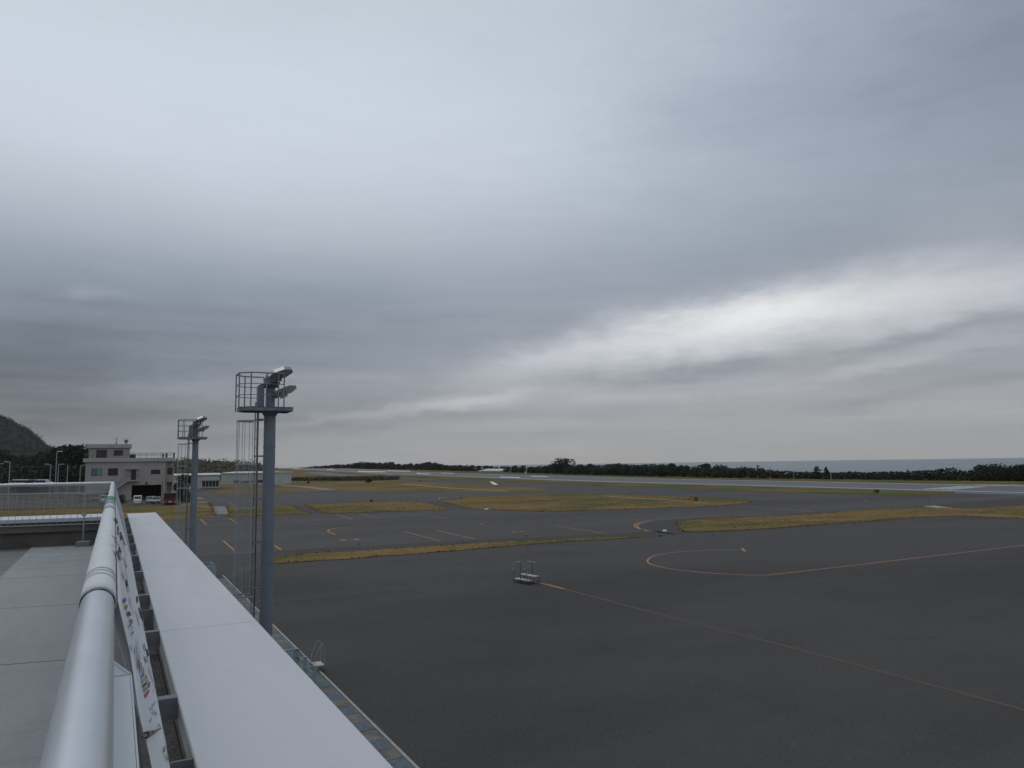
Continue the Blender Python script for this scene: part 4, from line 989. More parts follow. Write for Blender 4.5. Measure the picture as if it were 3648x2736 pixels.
def edge_light():
    t = tag(empty('edge_light'), 'x', 'airfield light', 'blue edge lights along the pavements')
    mb = MB(); mb.tube([(0, 0, 0), (0, 0, .03)], .14, 12); mb.tube([(0, 0, .03), (0, 0, .22)], .035, 8); mb.build('stem', M['galv_dark'], t)
    mb = MB(); mb.tube([(0, 0, .22), (0, 0, .26), (0, 0, .36), (0, 0, .42)], .085, 10, r2=.05); mb.build('lamp', M['blue_lens'], t, True); return t
el0 = None
for px, py, lab in ((1881, 1957, 'blue edge light on the apron just behind the boarding step'), (2540, 1914, 'blue edge light on the apron in front of the green verge'), (1277, 1949, 'blue edge light on the orange edge line near painted number'),
        (1876, 1918, 'blue edge light on the dark strip above the narrow grass strip'), (3045, 1876, 'blue edge light at the apron edge on the right'), (2606, 1802, 'blue edge light at the right tip of the large grass island'), (3309, 1795, 'blue edge light beside the dark new asphalt patch'),
        (1552, 1706, 'blue edge light by the far taxiway beyond the hedge'), (3438, 1842, 'blue edge light where the apron edge bends at far right')):
    if el0 is None: el0 = edge_light(); o_ = el0
    else: o_ = copy_tree(el0)
    o_.location = G(px, py); o_['label'] = lab; o_.scale = (.75, .75, .75)

# striped mast with small base cabinet
b = G(1876, 1687); k = (b - CAM).length / FPX
ms = tag(empty('striped_mast', b), 'red and white banded mast with a small white cabinet before the far trees', 'mast')
mb = MB()
hh = 22 * k
for i in range(5): mb.m = i % 2; mb.tube([(0, 0, hh * i / 5), (0, 0, hh * (i + 1) / 5)], .22, 8)
mb.build('mast', [M['white_paint'], M['sign_red']], ms)
mb = MB(); mb.box(-.9, -.6, 0, -.25, .6, 1.0); mb.build('cabinet', M['white_paint'], ms)
mb = MB()
for x in (-1.1, -.5, .6): mb.tube([(x, 0, hh - .1), (x, 0, hh + 1.2)], .04, 6)
mb.tube([(-1.1, 0, hh), (.6, 0, hh)], .04, 6); mb.build('antenna', M['galv_dark'], ms)

# utility poles along the far trees
up0 = None
for i, (px, yt, yb, where) in enumerate(((2520, 1676, 1701, 'where the sea first shows above them'), (2663, 1680, 1703, 'second from the left of its row'), (2745, 1668, 1705, 'tallest of the row'), (2828, 1683, 1706, 'immediately left of the twin conifers'),
        (2961, 1684, 1708, 'immediately right of the twin conifers'), (3230, 1684, 1710, 'halfway from twin conifers to big round tree'), (3571, 1682, 1713, 'before the big round tree at far right'))):
    b = G(px, yb); h_ = (yb - yt) * (b - CAM).length / FPX
    t = tag(empty('utility_pole', b), 'thin grey utility pole before the far trees, ' + where, 'pole', 'poles along the far treeline')
    mb = MB(); mb.tube([(0, 0, -.1), (0, 0, h_)], .13, 6, r2=.09); mb.build('pole', M['wood'], t)
    mb = MB(); mb.obox((-.55, -.04, h_ * .90), (1.1, 0, 0), (0, .08, 0), (0, 0, .08)); mb.build('cross_arm', M['wood'], t)

# ------------------------------------------------------------------ vegetation
def leaf_quad(mb, c, r, up_bias=.35):
    a = Vector((random.gauss(0, 1), random.gauss(0, 1), random.gauss(0, 1) + up_bias)).normalized()
    t = a.cross(Vector((random.gauss(0, 1), random.gauss(0, 1), random.gauss(0, 1)))).normalized(); q = a.cross(t)
    k = random.uniform(.6, 1.25) * r; k2 = k * random.uniform(.5, .9)
    mb.poly([c - t * k - q * k2 * .4, c - t * k * .2 - q * k2, c + t * k + q * k2 * .3, c + t * k * .1 + q * k2])
def crown(mb, lobes, n, r):
    vol = [a * b * c_ for (_, (a, b, c_)) in lobes]; tot_ = sum(v ** (2 / 3) for v in vol)
    for (c0, ax), v in zip(lobes, vol):
        c0 = Vector(c0)
        for _ in range(int(n * v ** (2 / 3) / tot_)):
            d = Vector((random.gauss(0, 1), random.gauss(0, 1), random.gauss(0, 1))).normalized()
            rad = random.uniform(.55, 1.0) ** .5 * (1 + .22 * noise.noise(d * 2.2 + c0))
            leaf_quad(mb, c0 + Vector((d.x * ax[0], d.y * ax[1], d.z * ax[2])) * rad, r)
def round_tree(h, wd, n, r, seed, lo=.18):
    """trunk with limbs and a many-lobed crown; returns two builders"""
    random.seed(seed); tr = MB(); cr_ = MB()
    tr.tube([(0, 0, -.3), (.05 * h * random.uniform(-1, 1), 0, h * .3), (.04 * h * random.uniform(-1, 1), .03 * h, h * .62)], h * .028, 7, r2=h * .012)
    lobes = []
    for i in range(9):
        a = random.uniform(0, 6.28); rad = wd * .5 * random.uniform(.25, .78); z = h * random.uniform(lo + .15, .84)
        sz = wd * random.uniform(.17, .30) * (1.15 - .35 * z / h)
        p_ = Vector((rad * math.cos(a), rad * math.sin(a), z)); lobes.append((p_, (sz, sz, sz * .75)))
        if i < 5: tr.tube([(0, 0, h * (.25 + .05 * i)), p_ * .6 + Vector((0, 0, h * .1)), p_], h * .011, 5, r2=h * .004)
    lobes.append(((0, 0, h * .84), (wd * .24, wd * .24, h * .15))); lobes.append(((0, 0, h * .45), (wd * .36, wd * .36, h * .3)))
    crown(cr_, lobes, n, r); return tr, cr_
def conifer(h, wd, n, r, seed):
    random.seed(seed); tr = MB(); cr_ = MB(); tr.tube([(0, 0, -.3), (0, 0, h * .95)], h * .02, 7, r2=h * .004)
    lobes = []
    for k in range(7):
        z = h * (.2 + .115 * k); w = wd * .5 * (1.05 - .13 * k) * random.uniform(.8, 1.15)
        for j in range(3):
            a = random.uniform(0, 6.28); lobes.append(((w * .55 * math.cos(a), w * .55 * math.sin(a), z + random.uniform(-.03, .03) * h), (w * .55, w * .55, h * .055)))
    crown(cr_, lobes, n, r); return tr, cr_
def merged(tr, cr_, name, leaf):
    mb = MB(); mb.v = tr.v + cr_.v; k = len(tr.v); mb.f = tr.f + [[i + k for i in f] for f in cr_.f]; mb.mi = [0] * len(tr.f) + [1] * len(cr_.f)
    me = bpy.data.meshes.new(name); me.from_pydata([tuple(v) for v in mb.v], [], mb.f); me.materials.append(M['bark']); me.materials.append(leaf)
    me.polygons.foreach_set('material_index', mb.mi); me.update(); return me
protos = []
for i in range(8):
    leaf = (M['leaf_dark'], M['leaf_mid'], M['leaf_dark'], M['leaf_brown'], M['leaf_mid'], M['leaf_dark'], M['leaf_mid'], M['leaf_dark'])[i]
    tr, cr_ = round_tree(5.0, (5.4, 6.0, 5.0, 5.2, 6.6, 4.6, 5.6, 6.4)[i], 1500, .30, 40 + i, .06)
    protos.append((merged(tr, cr_, 'bushy_tree', leaf), i))
random.seed(11)
TOP = [(1060, 1667), (1083, 1664), (1150, 1657), (1250, 1650), (1300, 1643), (1350, 1643), (1400, 1646), (1450, 1650), (1480, 1651), (1540, 1645), (1570, 1651), (1600, 1655), (1680, 1657), (1710, 1655), (1750, 1660), (1800, 1658), (1880, 1660), (1940, 1657), (1960, 1654),
       (2060, 1650), (2150, 1653), (2200, 1649), (2250, 1652), (2300, 1650), (2370, 1647), (2400, 1651), (2450, 1655), (2500, 1655), (2550, 1654), (2590, 1660), (2650, 1663), (2700, 1666), (2730, 1671), (2800, 1677), (2870, 1679), (2965, 1681), (3000, 1682), (3050, 1680), (3150, 1683), (3200, 1678),
       (3240, 1675), (3300, 1679), (3330, 1680), (3380, 1675), (3420, 1680), (3460, 1679), (3480, 1670), (3500, 1661), (3540, 1658), (3570, 1663), (3600, 1673), (3620, 1661), (3648, 1659), (3800, 1655)]
BASE = [(1060, 1668.4), (1083, 1668), (1250, 1669), (1400, 1672), (1480, 1673.5), (1600, 1677), (1750, 1681), (1900, 1686), (2050, 1691), (2300, 1697), (2500, 1701), (2700, 1705), (2900, 1707), (3100, 1709), (3300, 1712), (3648, 1715), (3800, 1716)]
GRP = 'trees of the belt along the far side of the airfield'
KIND = {'leaf_dark': ('dense dark green tree in the belt of trees beyond the runway', 'dark trees beyond the runway'),
        'leaf_mid': ('mid green tree in the belt of trees beyond the runway', 'mid green trees beyond the runway'),
        'leaf_brown': ('brownish thin-leaved tree in the belt of trees beyond the runway', 'brownish trees beyond the runway')}
def place_tree(me, b, h, cat='tree', label=None, group=None, wide=1.0, name='bushy_tree'):
    o_ = bpy.data.objects.new(name, me); COL.objects.link(o_)
    o_.location = b; o_.rotation_euler = (0, 0, random.uniform(0, 6.28)); k = h / 5.0
    o_.scale = (k * wide, k * wide, k); tag(o_, label, cat, group); return o_
nt_ = 0
for row, (dpx, hk) in enumerate(((0, .62), (1.5, .80), (3.5, 1.0))):
    x = 1072.0 + row * 9
    while x < 3760:
        yb = lerp(BASE, x); yt = lerp(TOP, x)
        b = G(x, yb - (0 if row == 0 else 0))
        away = (b - CAM).normalized(); away.z = 0
        b = b + away * (row * 4.5 + random.uniform(0, 3)); b.z = ground_z(b.x, b.y)
        dist = (b - CAM).length
        topz = (CAM + ray(x, yt) * (dist / math.hypot(ray(x, yt).x, ray(x, yt).y))).z
        h = (topz - b.z) * hk * random.uniform(.84, 1.08)
        if 1690 < x < 1792 and row < 2: h *= .35
        if h > .5:
            me, i = random.choice(protos); lf = me.materials[1]
            kd = [k for k in KIND if M[k] == lf][0]
            place_tree(me, b - Z * .1, h, 'tree', KIND[kd][0], KIND[kd][1], random.uniform(1.0, 1.4)); nt_ += 1
        stepm = max(3.9, h * .85) * random.uniform(.75, 1.25)
        x += stepm / dist * FPX
print('belt trees', nt_)
mb = MB(); random.seed(77); x = 1068.0
while x < 3700:
    yb = lerp(BASE, x); yt = lerp(TOP, x); b0_ = G(x, yb); aw = (b0_ - CAM); aw.z = 0; aw.normalize()
    dist = (b0_ - CAM).length; hh0 = max(.6, (yb - yt) * dist / FPX) * (.35 if 1690 < x < 1792 else .8)
    for _ in range(10):
        q = b0_ + aw * random.uniform(-.5, 9) + Vector((-aw.y, aw.x, 0)) * random.uniform(-1, 1); q.z = ground_z(q.x, q.y) + hh0 * random.random() ** .8 * (1 + .35 * noise.noise(b0_ * .12))
        leaf_quad(mb, q, .42)
    x += 2.6
fill_ = mb.build('belt_undergrowth', M['leaf_mid']); fill_['kind'] = 'stuff'
# trees of the belt that stand out
def own_tree(kind, px, yb, yt, wpx, label, leaf='leaf_dark', name='broadleaf_tree', n=2200, back=2.0):
    b = G(px, yb); away = (b - CAM); away.z = 0; away.normalize(); b = b + away * back; b.z = ground_z(b.x, b.y)
    d = (b - CAM).length; h = (CAM + ray(px, yt) * (d / math.hypot(ray(px, yt).x, ray(px, yt).y))).z - b.z; w = wpx * d / FPX
    tr, cr_ = (conifer if kind == 'c' else round_tree)(h, w, n, h * (.045 if kind == 'c' else .05), int(px))
    t = tag(empty(name, b), label, 'tree'); tr.build('trunk', M['bark'], t); 
    me = bpy.data.meshes.new('crown'); me.from_pydata([tuple(v) for v in cr_.v], [], cr_.f); me.materials.append(M[leaf]); me.update()
    c_ = bpy.data.objects.new('crown', me); COL.objects.link(c_); c_.parent = t
    return t
own_tree('c', 2912, 1707, 1659, 46, 'broader left one of two dark conifers rising above the belt of trees', name='conifer_tree', n=1800)
own_tree('c', 2945, 1707, 1661, 30, 'slimmer right one of two dark conifers rising above the belt of trees', name='conifer_tree', n=1500)
own_tree('r', 3535, 1714, 1655, 110, 'big round dark tree bulging above the belt at the right')
own_tree('r', 3640, 1715, 1657, 90, 'dark tree cut by the right edge of the picture')
own_tree('c', 3236, 1711, 1671, 22, 'small pointed dark tree midway along the right of the belt', name='conifer_tree', n=700)
own_tree('r', 2005, 1690, 1636, 90, 'round-topped tree standing clear above the others behind the striped mast', n=2000, back=8)
own_tree('r', 1975, 1690, 1641, 46, 'small open-crowned tree at the left flank of the round-topped tree', n=260, back=8, leaf='leaf_dark')
own_tree('r', 2702, 1705, 1657, 22, 'slender tree tip rising over the belt above the sea', n=500, back=6)
# bushes by the hedge and elsewhere
bush, _ = protos[5]
for px, yb, yt, lab in ((1099, 1722, 1715, 'lone dark bush in the dry field before the hedge, left'), (1313, 1719, 1704, 'taller bush in front of the long hedge near its right end'), (1497, 1715, 1710, 'tiny dark bush at the start of the far taxiway'), (2352, 1911, 1907, 'low weedy bush at the right end of the narrow grass strip'), (2130, 1693, 1676, 'rounded thicket bush at the foot of the belt under the round-topped tree')):
    b = G(px, yb); d = (b - CAM).length; place_tree(protos[4][0], b, (yb - yt) * d / FPX, 'bush', lab, None, 1.3 if px != 2352 else 3.2, 'field_bush')
# hedge
mb = MB(); hp = [(985, 1702, 1713), (1080, 1701, 1712.5), (1180, 1699, 1712.5), (1290, 1697, 1712), (1360, 1696, 1711), (1419, 1697, 1709)]
pts = []
for (x0, t0, b0), (x1, t1, b1) in zip(hp, hp[1:]):
    k = int((x1 - x0) / 2.2)
    for i in range(k):
        f = i / k; pts.append((x0 + (x1 - x0) * f, t0 + (t1 - t0) * f, b0 + (b1 - b0) * f))
random.seed(5)
for x, yt, yb in pts:
    b = G(x, yb); d = (b - CAM).length; h = (yb - yt) * d / FPX
    for _ in range(46):
        q = b + U * random.uniform(-1.2, 1.2) + N * random.uniform(-.9, .9) + Z * (h * random.uniform(0, 1) * (1 + .15 * noise.noise(b * .3)))
        leaf_quad(mb, q, .32)
hedge = tag(mb.build('hedge', M['leaf_hedge']), 'long grey-green clipped hedge across the far left field', 'hedge')

# hills: earth with a cover of forest
def make_hill(name, prof, r0, rp, r1, cover, ncov, leafsize, leaf, seed, lab=None):
    random.seed(seed); mb = MB(); rows = []
    nr = 14
    xs = []
    x = prof[0][0]
    while x <= prof[-1][0]: xs.append(x); x += 14
    def hz(x, r):
        a = lerp(prof, x); d = ray(x, a); hp_ = H + d.z / math.hypot(d.x, d.y) * rp
        f = (r - r0) / (rp - r0) if r < rp else 1 - (r - rp) / (r1 - rp)
        f = max(0, min(1, f)); f = f * f * (3 - 2 * f)
        P = Vector((d.x, d.y, 0)).normalized() * r
        g = ground_z(P.x, P.y) - .5
        bump = noise.noise(P * .012) * .10 * max(0, hp_ - g) * f * (1 - f) * 4
        P.z = g + max(0, hp_ - g) * f + bump; return P
    for x in xs: rows.append([hz(x, r0 + (r1 - r0) * k / nr) for k in range(nr + 1)])
    i0 = 0
    for r_ in rows: mb.v += r_
    for i in range(len(rows) - 1):
        for k in range(nr): a = i * (nr + 1) + k; mb.f.append([a, a + 1, a + nr + 2, a + nr + 1]); mb.mi.append(0)
    hill = structure(mb.build(name, M['hill'], smooth=True))
    mb = MB()
    for _ in range(ncov):
        x = random.uniform(prof[0][0], prof[-1][0]); r = r0 + (rp + (r1 - rp) * .25 - r0) * random.random() ** .8
        P = hz(x, r); cl = leafsize * random.uniform(.7, 2.0)
        for _k in range(7): leaf_quad(mb, P + Vector((random.gauss(0, cl), random.gauss(0, cl), abs(random.gauss(0, cl)) * .8)), leafsize * .62)
    c_ = mb.build(cover, M[leaf]); c_['kind'] = 'stuff'; return hill
make_hill('hill', [(-900, 1240), (-500, 1330), (-200, 1428), (0, 1490), (30, 1502), (60, 1522), (95, 1536), (120, 1556), (150, 1580), (160, 1592), (190, 1602), (215, 1604), (260, 1614), (320, 1636), (420, 1663), (520, 1672)], 850, 1500, 2000, 'hill_forest', 24000, 1.8, 'leaf_hill', 3)
make_hill('ridge', [(560, 1672), (600, 1660), (640, 1655), (710, 1653), (730, 1657), (800, 1659), (850, 1663), (880, 1667), (920, 1670), (960, 1674)], 330, 470, 620, 'ridge_scrub', 4200, 1.0, 'leaf_scrub', 4)

# dark trees behind the car park
big = []
for i in range(4):
    tr, cr_ = round_tree(5.0, (4.6, 5.6, 5.0, 6.2)[i], 3000, .17, 80 + i, .1); big.append(merged(tr, cr_, 'forest_tree', M['leaf_dark']))
random.seed(21); BT = [(-120, 1560), (0, 1600), (60, 1622), (120, 1618), (170, 1606), (205, 1592), (240, 1584), (262, 1588), (285, 1598), (310, 1604), (345, 1612)]
for row in range(3):
    x = -110
    while x < 345:
        Y = 205 + row * 22 + random.uniform(0, 10); yt = lerp(BT, x)
        q = at_depth(x, yt + (2 - row) * 16 + random.uniform(-3, 8), Y); b = Vector((q.x, q.y, 0))
        h = q.z
        lab = 'tall dark evergreen of the dense stand behind the car park'
        place_tree(random.choice(big), b, h, 'tree', lab, 'dark evergreens behind the car park', random.uniform(.7, .9), 'forest_tree')
        x += random.uniform(20, 34)
q = at_depth(250, 1581, 200); place_tree(big[3], Vector((q.x, q.y, 0)), q.z, 'tree', 'spreading flat-topped tree rising just left of the station building', None, .85, 'forest_tree')
# under-storey filling the foot of the stand
mb = MB()
for _ in range(9000):
    x = random.uniform(-200, 350); Y = random.uniform(190, 245); q = at_depth(x, 1690, Y); leaf_quad(mb, Vector((q.x, q.y, random.uniform(0, 7.5))), .55)
o_ = mb.build('undergrowth', M['leaf_dark']); o_['kind'] = 'stuff'

# ------------------------------------------------------------------ fire station
SL = G(299, 1787.5)
def FP(px, py, back=0.0):
    P = on_plane(px, py, SL + U * back, U); d = P - SL; return d.dot(N), P.z
def fx(px, py=1720): return FP(px, py)[0]
def fz(px, py): return FP(px, py)[1]
st_ = tag(empty('station_building', SL, TH), 'beige two-storey station with dark garage opening, outside stair and rooftop room', 'building')
sc7 = lambda x, y: (270 + x / 5.98, 1560 + y / 5.98)
def f7(x, y): return FP(*sc7(x, y))
x1 = f7(1945, 700)[0]; zt = f7(1000, 430)[1]; zb_ = f7(1000, 510)[1]; DEP = 11.0
gx0, gz1 = f7(1195, 1010); gx1, _ = f7(1825, 1005)
mb = MB()
mb.box(0, 0, 0, gx0, .3, zb_); mb.box(gx1, 0, 0, x1, .3, zb_); mb.box(gx0, 0, gz1, gx1, .3, zb_)
mb.box(0, .3, 0, .3, DEP, zb_); mb.box(x1 - .3, .3, 0, x1, DEP, zb_); mb.box(.3, DEP - .3, 0, x1 - .3, DEP, zb_); mb.box(.3, .3, gz1 + .3, x1 - .3, DEP - .3, gz1 + .5)
x2 = f7(2070, 700)[0] + .25
mb.box(x1 + .002, 1.3, f7(2000, 945)[1], x2, 1.6, zb_); mb.box(x2 - .3, 1.6, 0, x2, DEP, zb_); mb.box(x1 + .002, 2.6, 0, x2 - .3, 2.8, f7(2000, 945)[1] - .002)
mb.build('wall', M['station'], st_)
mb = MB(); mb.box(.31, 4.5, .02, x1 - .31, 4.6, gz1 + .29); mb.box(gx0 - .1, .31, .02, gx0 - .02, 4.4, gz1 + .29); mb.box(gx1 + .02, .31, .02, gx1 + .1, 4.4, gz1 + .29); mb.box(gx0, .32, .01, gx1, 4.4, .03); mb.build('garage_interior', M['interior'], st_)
mb = MB(); pe = .35; X0, X1 = f7(155, 470)[0], f7(2115, 470)[0]
mb.box(X0, -pe, zb_ + .002, X1, DEP + pe, zt); bevel(mb.build('parapet', M['station_band'], st_), .03)
tx0, tz0 = f7(270, 420); tx1, _ = f7(1150, 420); tz1 = f7(700, 215)[1]
mb = MB(); mb.box(tx0, .8, zt + .002, tx1, 7, tz1); mb.build('roof_room', M['station'], st_)
mb = MB(); a = f7(230, 215); b2 = f7(1200, 130); mb.box(a[0], .35, a[1], f7(700, 150)[0], 7.4, b2[1]); mb.box(f7(778, 150)[0], .35, a[1], b2[0], 7.4, b2[1]); mb.box(f7(700, 150)[0] + .002, .6, a[1] - .01, f7(778, 150)[0] - .002, 7.3, b2[1] - .02)
bevel(mb.build('roof', M['station_band'], st_), .02)
def window(x0, y0, x1_, y1, gl, back=0.0, name='window', split=True, two=None):
    (a, zt_), (b, zb2) = f7(x0, y0), f7(x1_, y1)
    mb = MB(); y = back - .012
    t = .07
    mb.box(a, y - .03, zb2, b, y, zb2 + t); mb.box(a, y - .03, zt_ - t, b, y, zt_); mb.box(a, y - .03, zb2 + t, a + t, y, zt_ - t); mb.box(b - t, y - .03, zb2 + t, b, y, zt_ - t)
    if split: mb.box((a + b) / 2 - .04, y - .03, zb2 + t, (a + b) / 2 + .04, y, zt_ - t)
    w = mb.build(name, M['dark_frame'], st_)
    mb = MB(); mb.m = 0; mb.box(a + t, y - .006, zb2 + t, (a + b) / 2, y + .006, zt_ - t); mb.m = 1; mb.box((a + b) / 2 + .001, y - .006, zb2 + t, b - t, y + .006, zt_ - t)
    mb.build('pane', [gl, two or gl], w)
    return w
window(335, 655, 545, 808, M['blue_glass'], two=M['green_glass']); window(690, 648, 893, 803, M['dark_glass'], two=M['dark_glass']); window(1603, 678, 1798, 768, M['dark_glass']); window(1965, 635, 2070, 778, M['dark_glass'], 1.3)
window(815, 262, 1003, 375, M['dark_glass'], .8); window(438, 258, 660, 418, M['dark_glass'], .8, 'shutter_door', False)
dx0, dz1 = f7(1183, 672); dx1, dz0 = f7(1277, 900)
mb = MB(); mb.box(dx0, -.03, dz0, dx1, -.004, dz1); mb.build('door', M['dark_frame'], st_)
ax0, az1 = f7(1060, 660); ax1, _ = f7(1345, 670)
mb = MB(); mb.box(ax0, -1.1, az1 - .12, ax1, -.004, az1); mb.build('awning', M['station'], st_)
# outside stair with landing and railing
lx0 = f7(1090, 930)[0]; lx1 = f7(1340, 930)[0]; lz = dz0
mb = MB(); mb.box(lx0, -1.25, lz - .2, lx1, -.004, lz)
zx0 = lx0 - lz * 1.25
mb.prism([(lx0 - .002, -1.25, lz), (lx0 - .002, -1.25, lz - .28), (zx0, -1.25, -.05), (zx0 - .2, -1.25, .12)], (0, 1.245, 0)); mb.build('stair', M['station_band'], st_)
mb = MB()
for y in (-1.22,):
    mb.tube([(zx0, y, 1.0), (lx0, y, lz + 1.0), (lx1, y, lz + 1.0)], .03, 6); mb.tube([(zx0, y, .5), (lx0, y, lz + .5), (lx1, y, lz + .5)], .018, 6)
    for i in range(12):
        f = i / 11; mb.tube([(zx0 + (lx0 - zx0) * f, y, lz * f), (zx0 + (lx0 - zx0) * f, y, lz * f + 1.0)], .02, 5)
    for i in range(5): xx = lx0 + (lx1 - lx0) * i / 4; mb.tube([(xx, y, lz), (xx, y, lz + 1.0)], .02, 5)
mb.tube([(lx1, -1.22, lz + 1.0), (lx1, 0, lz + 1.0)], .03, 6)
mb.build('stair_railing', M['dark_frame'], st_)
mb = MB()
zr = f7(1500, 318)[1] - zt
for z in (zr, zr * .62): mb.tube([(X0 + .3, 0, zt + z), (X1 - .3, 0, zt + z), (X1 - .3, DEP, zt + z), (X0 + .3, DEP, zt + z), (X0 + .3, 0, zt + z)], .035, 6)
for i in range(14): xx = X0 + .3 + (X1 - X0 - .6) * i / 13; mb.tube([(xx, 0, zt), (xx, 0, zt + zr)], .03, 5); mb.tube([(xx, DEP, zt), (xx, DEP, zt + zr)], .03, 5)
mb.build('roof_railing', M['galv_dark'], st_)
mb = MB()
for a, b2, y0 in ((1895, 1928, 9.5), (1945, 1985, 5.0), (2078, 2110, .2)):
    mb.box(f7(a, 400)[0], y0, zt + .002, f7(b2, 400)[0], y0 + .5, zt + zr)
mb.box(f7(1158, 400)[0], 5, zt + .002, f7(1290, 400)[0], 8, f7(1200, 340)[1]); mb.build('roof_equipment', M['dark_frame'], st_)
mb = MB(); c0 = f7(1508, 968); mb.tube([(c0[0], -.02, c0[1]), (c0[0], -.10, c0[1])], .26, 12); mb.build('alarm_lamp', M['car_red'], st_)
mb = MB(); xx = f7(1848, 1000)[0]; mb.tube([(xx, -.08, 0), (xx, -.08, gz1 + .7)], .05, 6); xx2 = x1 - .15; mb.tube([(xx2, -.08, 0), (xx2, -.08, zb_)], .05, 6); mb.build('downpipe', M['galv_dark'], st_)
def roof_aerial(x, top, kind, lab):
    xx, z0 = f7(x, 130); z1 = f7(x, top)[1]
    o_ = SL + N * xx + U * 2.5; o_.z = z0
    t = tag(empty('roof_aerial', o_, TH), lab, 'antenna')
    mb = MB(); mb.tube([(0, 0, 0), (0, 0, z1 - z0)], .04, 6); mb.tube([(0, 0, 0), (0, 0, .7)], .16, 8, r2=.05); mb.build('mast', M['galv_dark'], t)
    mb = MB(); zz = z1 - z0
    if kind: 
        for q, w in ((.98, .85), (.62, .6)):
            mb.tube([(-w, 0, zz * q), (w, 0, zz * q)], .03, 5)
            for k in range(6): mb.tube([(-w + 2 * w * k / 5, -.35, zz * q), (-w + 2 * w * k / 5, .35, zz * q)], .015, 4)
        mb.tube([(0, -.2, .6), (0, .02, .6)], .36, 14, r2=.30)
    else:
        mb.tube([(-.9, 0, zz * .62), (.25, 0, zz * .70)], .02, 5); mb.tube([(-.3, 0, zz * .9), (.3, 0, zz * .9)], .02, 5)
    mb.build('elements', M['galv_dark'], t)
roof_aerial(865, -20, 0, 'thin whip aerial on the station roof, left of the dish aerial'); roof_aerial(1075, 5, 1, 'aerial with crossbars and a small dish on the station roof')

# ------------------------------------------------------------------ vehicles near the station
def make_vehicle(kind, px, yb, paint, label, rz=0.0, cat='van', scl=1.0, name=None):
    b = G(px, yb)
    face = -math.atan2(b.x, b.y)
    name = name or {'van': 'parked_van', 'car': 'parked_car', 'truck': 'fire_truck', 'pickup': 'small_truck'}[kind]
    t = tag(empty(name, b, face + rz), label, cat); t.scale = (scl,) * 3
    # local: front towards -y (the camera)
    if kind == 'van': Wd, prof, wheels = 1.6, [(-2.2, .35), (-2.25, .95), (-1.75, 1.15), (-1.15, 1.85), (2.0, 1.9), (2.15, 1.0), (2.15, .35)], (-1.45, 1.4)
    elif kind == 'car': Wd, prof, wheels = 1.6, [(-2.0, .3), (-2.05, .7), (-1.0, .95), (-.35, 1.48), (1.1, 1.5), (1.8, 1.0), (1.9, .3)], (-1.3, 1.25)
    elif kind == 'pickup': Wd, prof, wheels = 1.5, [(-1.7, .4), (-1.7, 1.0), (-1.35, 1.85), (-.3, 1.85), (-.25, 1.0), (1.6, 1.0), (1.6, .5)], (-1.15, 1.05)
    else: Wd, prof, wheels = 2.3, [(-3.2, .5), (-3.2, 1.5), (-3.0, 2.65), (-1.2, 2.75), (-1.15, 2.5), (3.2, 2.6), (3.2, .55)], (-2.0, 1.9)
    mb = MB(); mb.prism([(-Wd / 2, y, z) for y, z in prof], (Wd, 0, 0)); bevel(mb.build('body', paint, t), .06, 3)
    mb = MB()
    (ya, za), (yb2, zb2) = (prof[2], prof[3]) if kind in ('van', 'car') else (prof[1], prof[2])
    w2 = Wd / 2 - .10
    d = Vector((0, yb2 - ya, zb2 - za)); nn = Vector((0, -d.z, d.y)).normalized() * .012
    a0 = Vector((0, ya, za)) + d * .10; a1 = Vector((0, ya, za)) + d * .90
    mb.prism([a0 + Vector((-w2, 0, 0)) + nn * .3, a0 + Vector((w2, 0, 0)) + nn * .3, a1 + Vector((w2 - .06, 0, 0)) + nn * .3, a1 + Vector((-w2 + .06, 0, 0)) + nn * .3], nn); mb.build('windscreen', M['dark_glass'], t)
    mb = MB()
    ztop = max(z for _, z in prof)
    for x in (-Wd / 2 - .006, Wd / 2 - .006): mb.obox((x, prof[2][0] * .45, ztop - .62), (.012, 0, 0), (0, 2.1 if kind != 'pickup' else .5, 0), (0, 0, .45))
    mb.build('side_window', M['dark_glass'], t)
    for y in wheels:
        for x in (-Wd / 2 - .01, Wd / 2 - .17): 
            mb = MB(); mb.tube([(x, y, .33), (x + .18, y, .33)], .33 if kind != 'truck' else .45, 14); mb.build('wheel', M['black'], t)
    for x in (-Wd / 2 + .12, Wd / 2 - .40):
        mb = MB(); yf = prof[1][0]; mb.box(x, yf - .015, .66, x + .28, yf + .03, .82); mb.build('headlight', M['lamp_top'], t)
    mb = MB(); mb.box(-Wd / 2 + .02, prof[0][0] - .09, .32, Wd / 2 - .02, prof[0][0] + .02, .52); mb.build('bumper', M['white_paint'] if paint is M['car_white'] else M['black'], t)
    if kind == 'truck':
        mb = MB(); mb.box(-Wd / 2 - .01, -3.23, 1.5, Wd / 2 + .01, -1.3, 2.80); mb.build('cab_top', M['sign_black'], t)
        mb = MB(); mb.tube([(.55, 0, 2.6), (.55, 0, 3.0)], .4, 12); mb.tube([(.55, -.2, 3.0), (.55, -1.0, 3.15)], .09, 8); mb.build('water_monitor', M['yellow_tank'], t)
        mb = MB(); mb.box(-.3, -3.28, .68, .3, -3.22, .86); mb.build('number_plate', M['white_paint'], t)
    return t
make_vehicle('van', 490, 1796, M['car_white'], 'white van parked nose-out in front of the dark garage opening', scl=.80)
make_vehicle('car', 537, 1795, M['car_green'], 'left of two small pale green cars parked side by side at the garage', cat='car', scl=.9, name='parked_car')
make_vehicle('car', 556, 1795, M['car_green'], 'right of two small pale green cars parked side by side at the garage', cat='car', scl=.85)
make_vehicle('truck', 606, 1797, M['car_red'], 'red fire truck with black cab top parked at the right end of the station', cat='fire truck').scale = (.88, .88, .74)
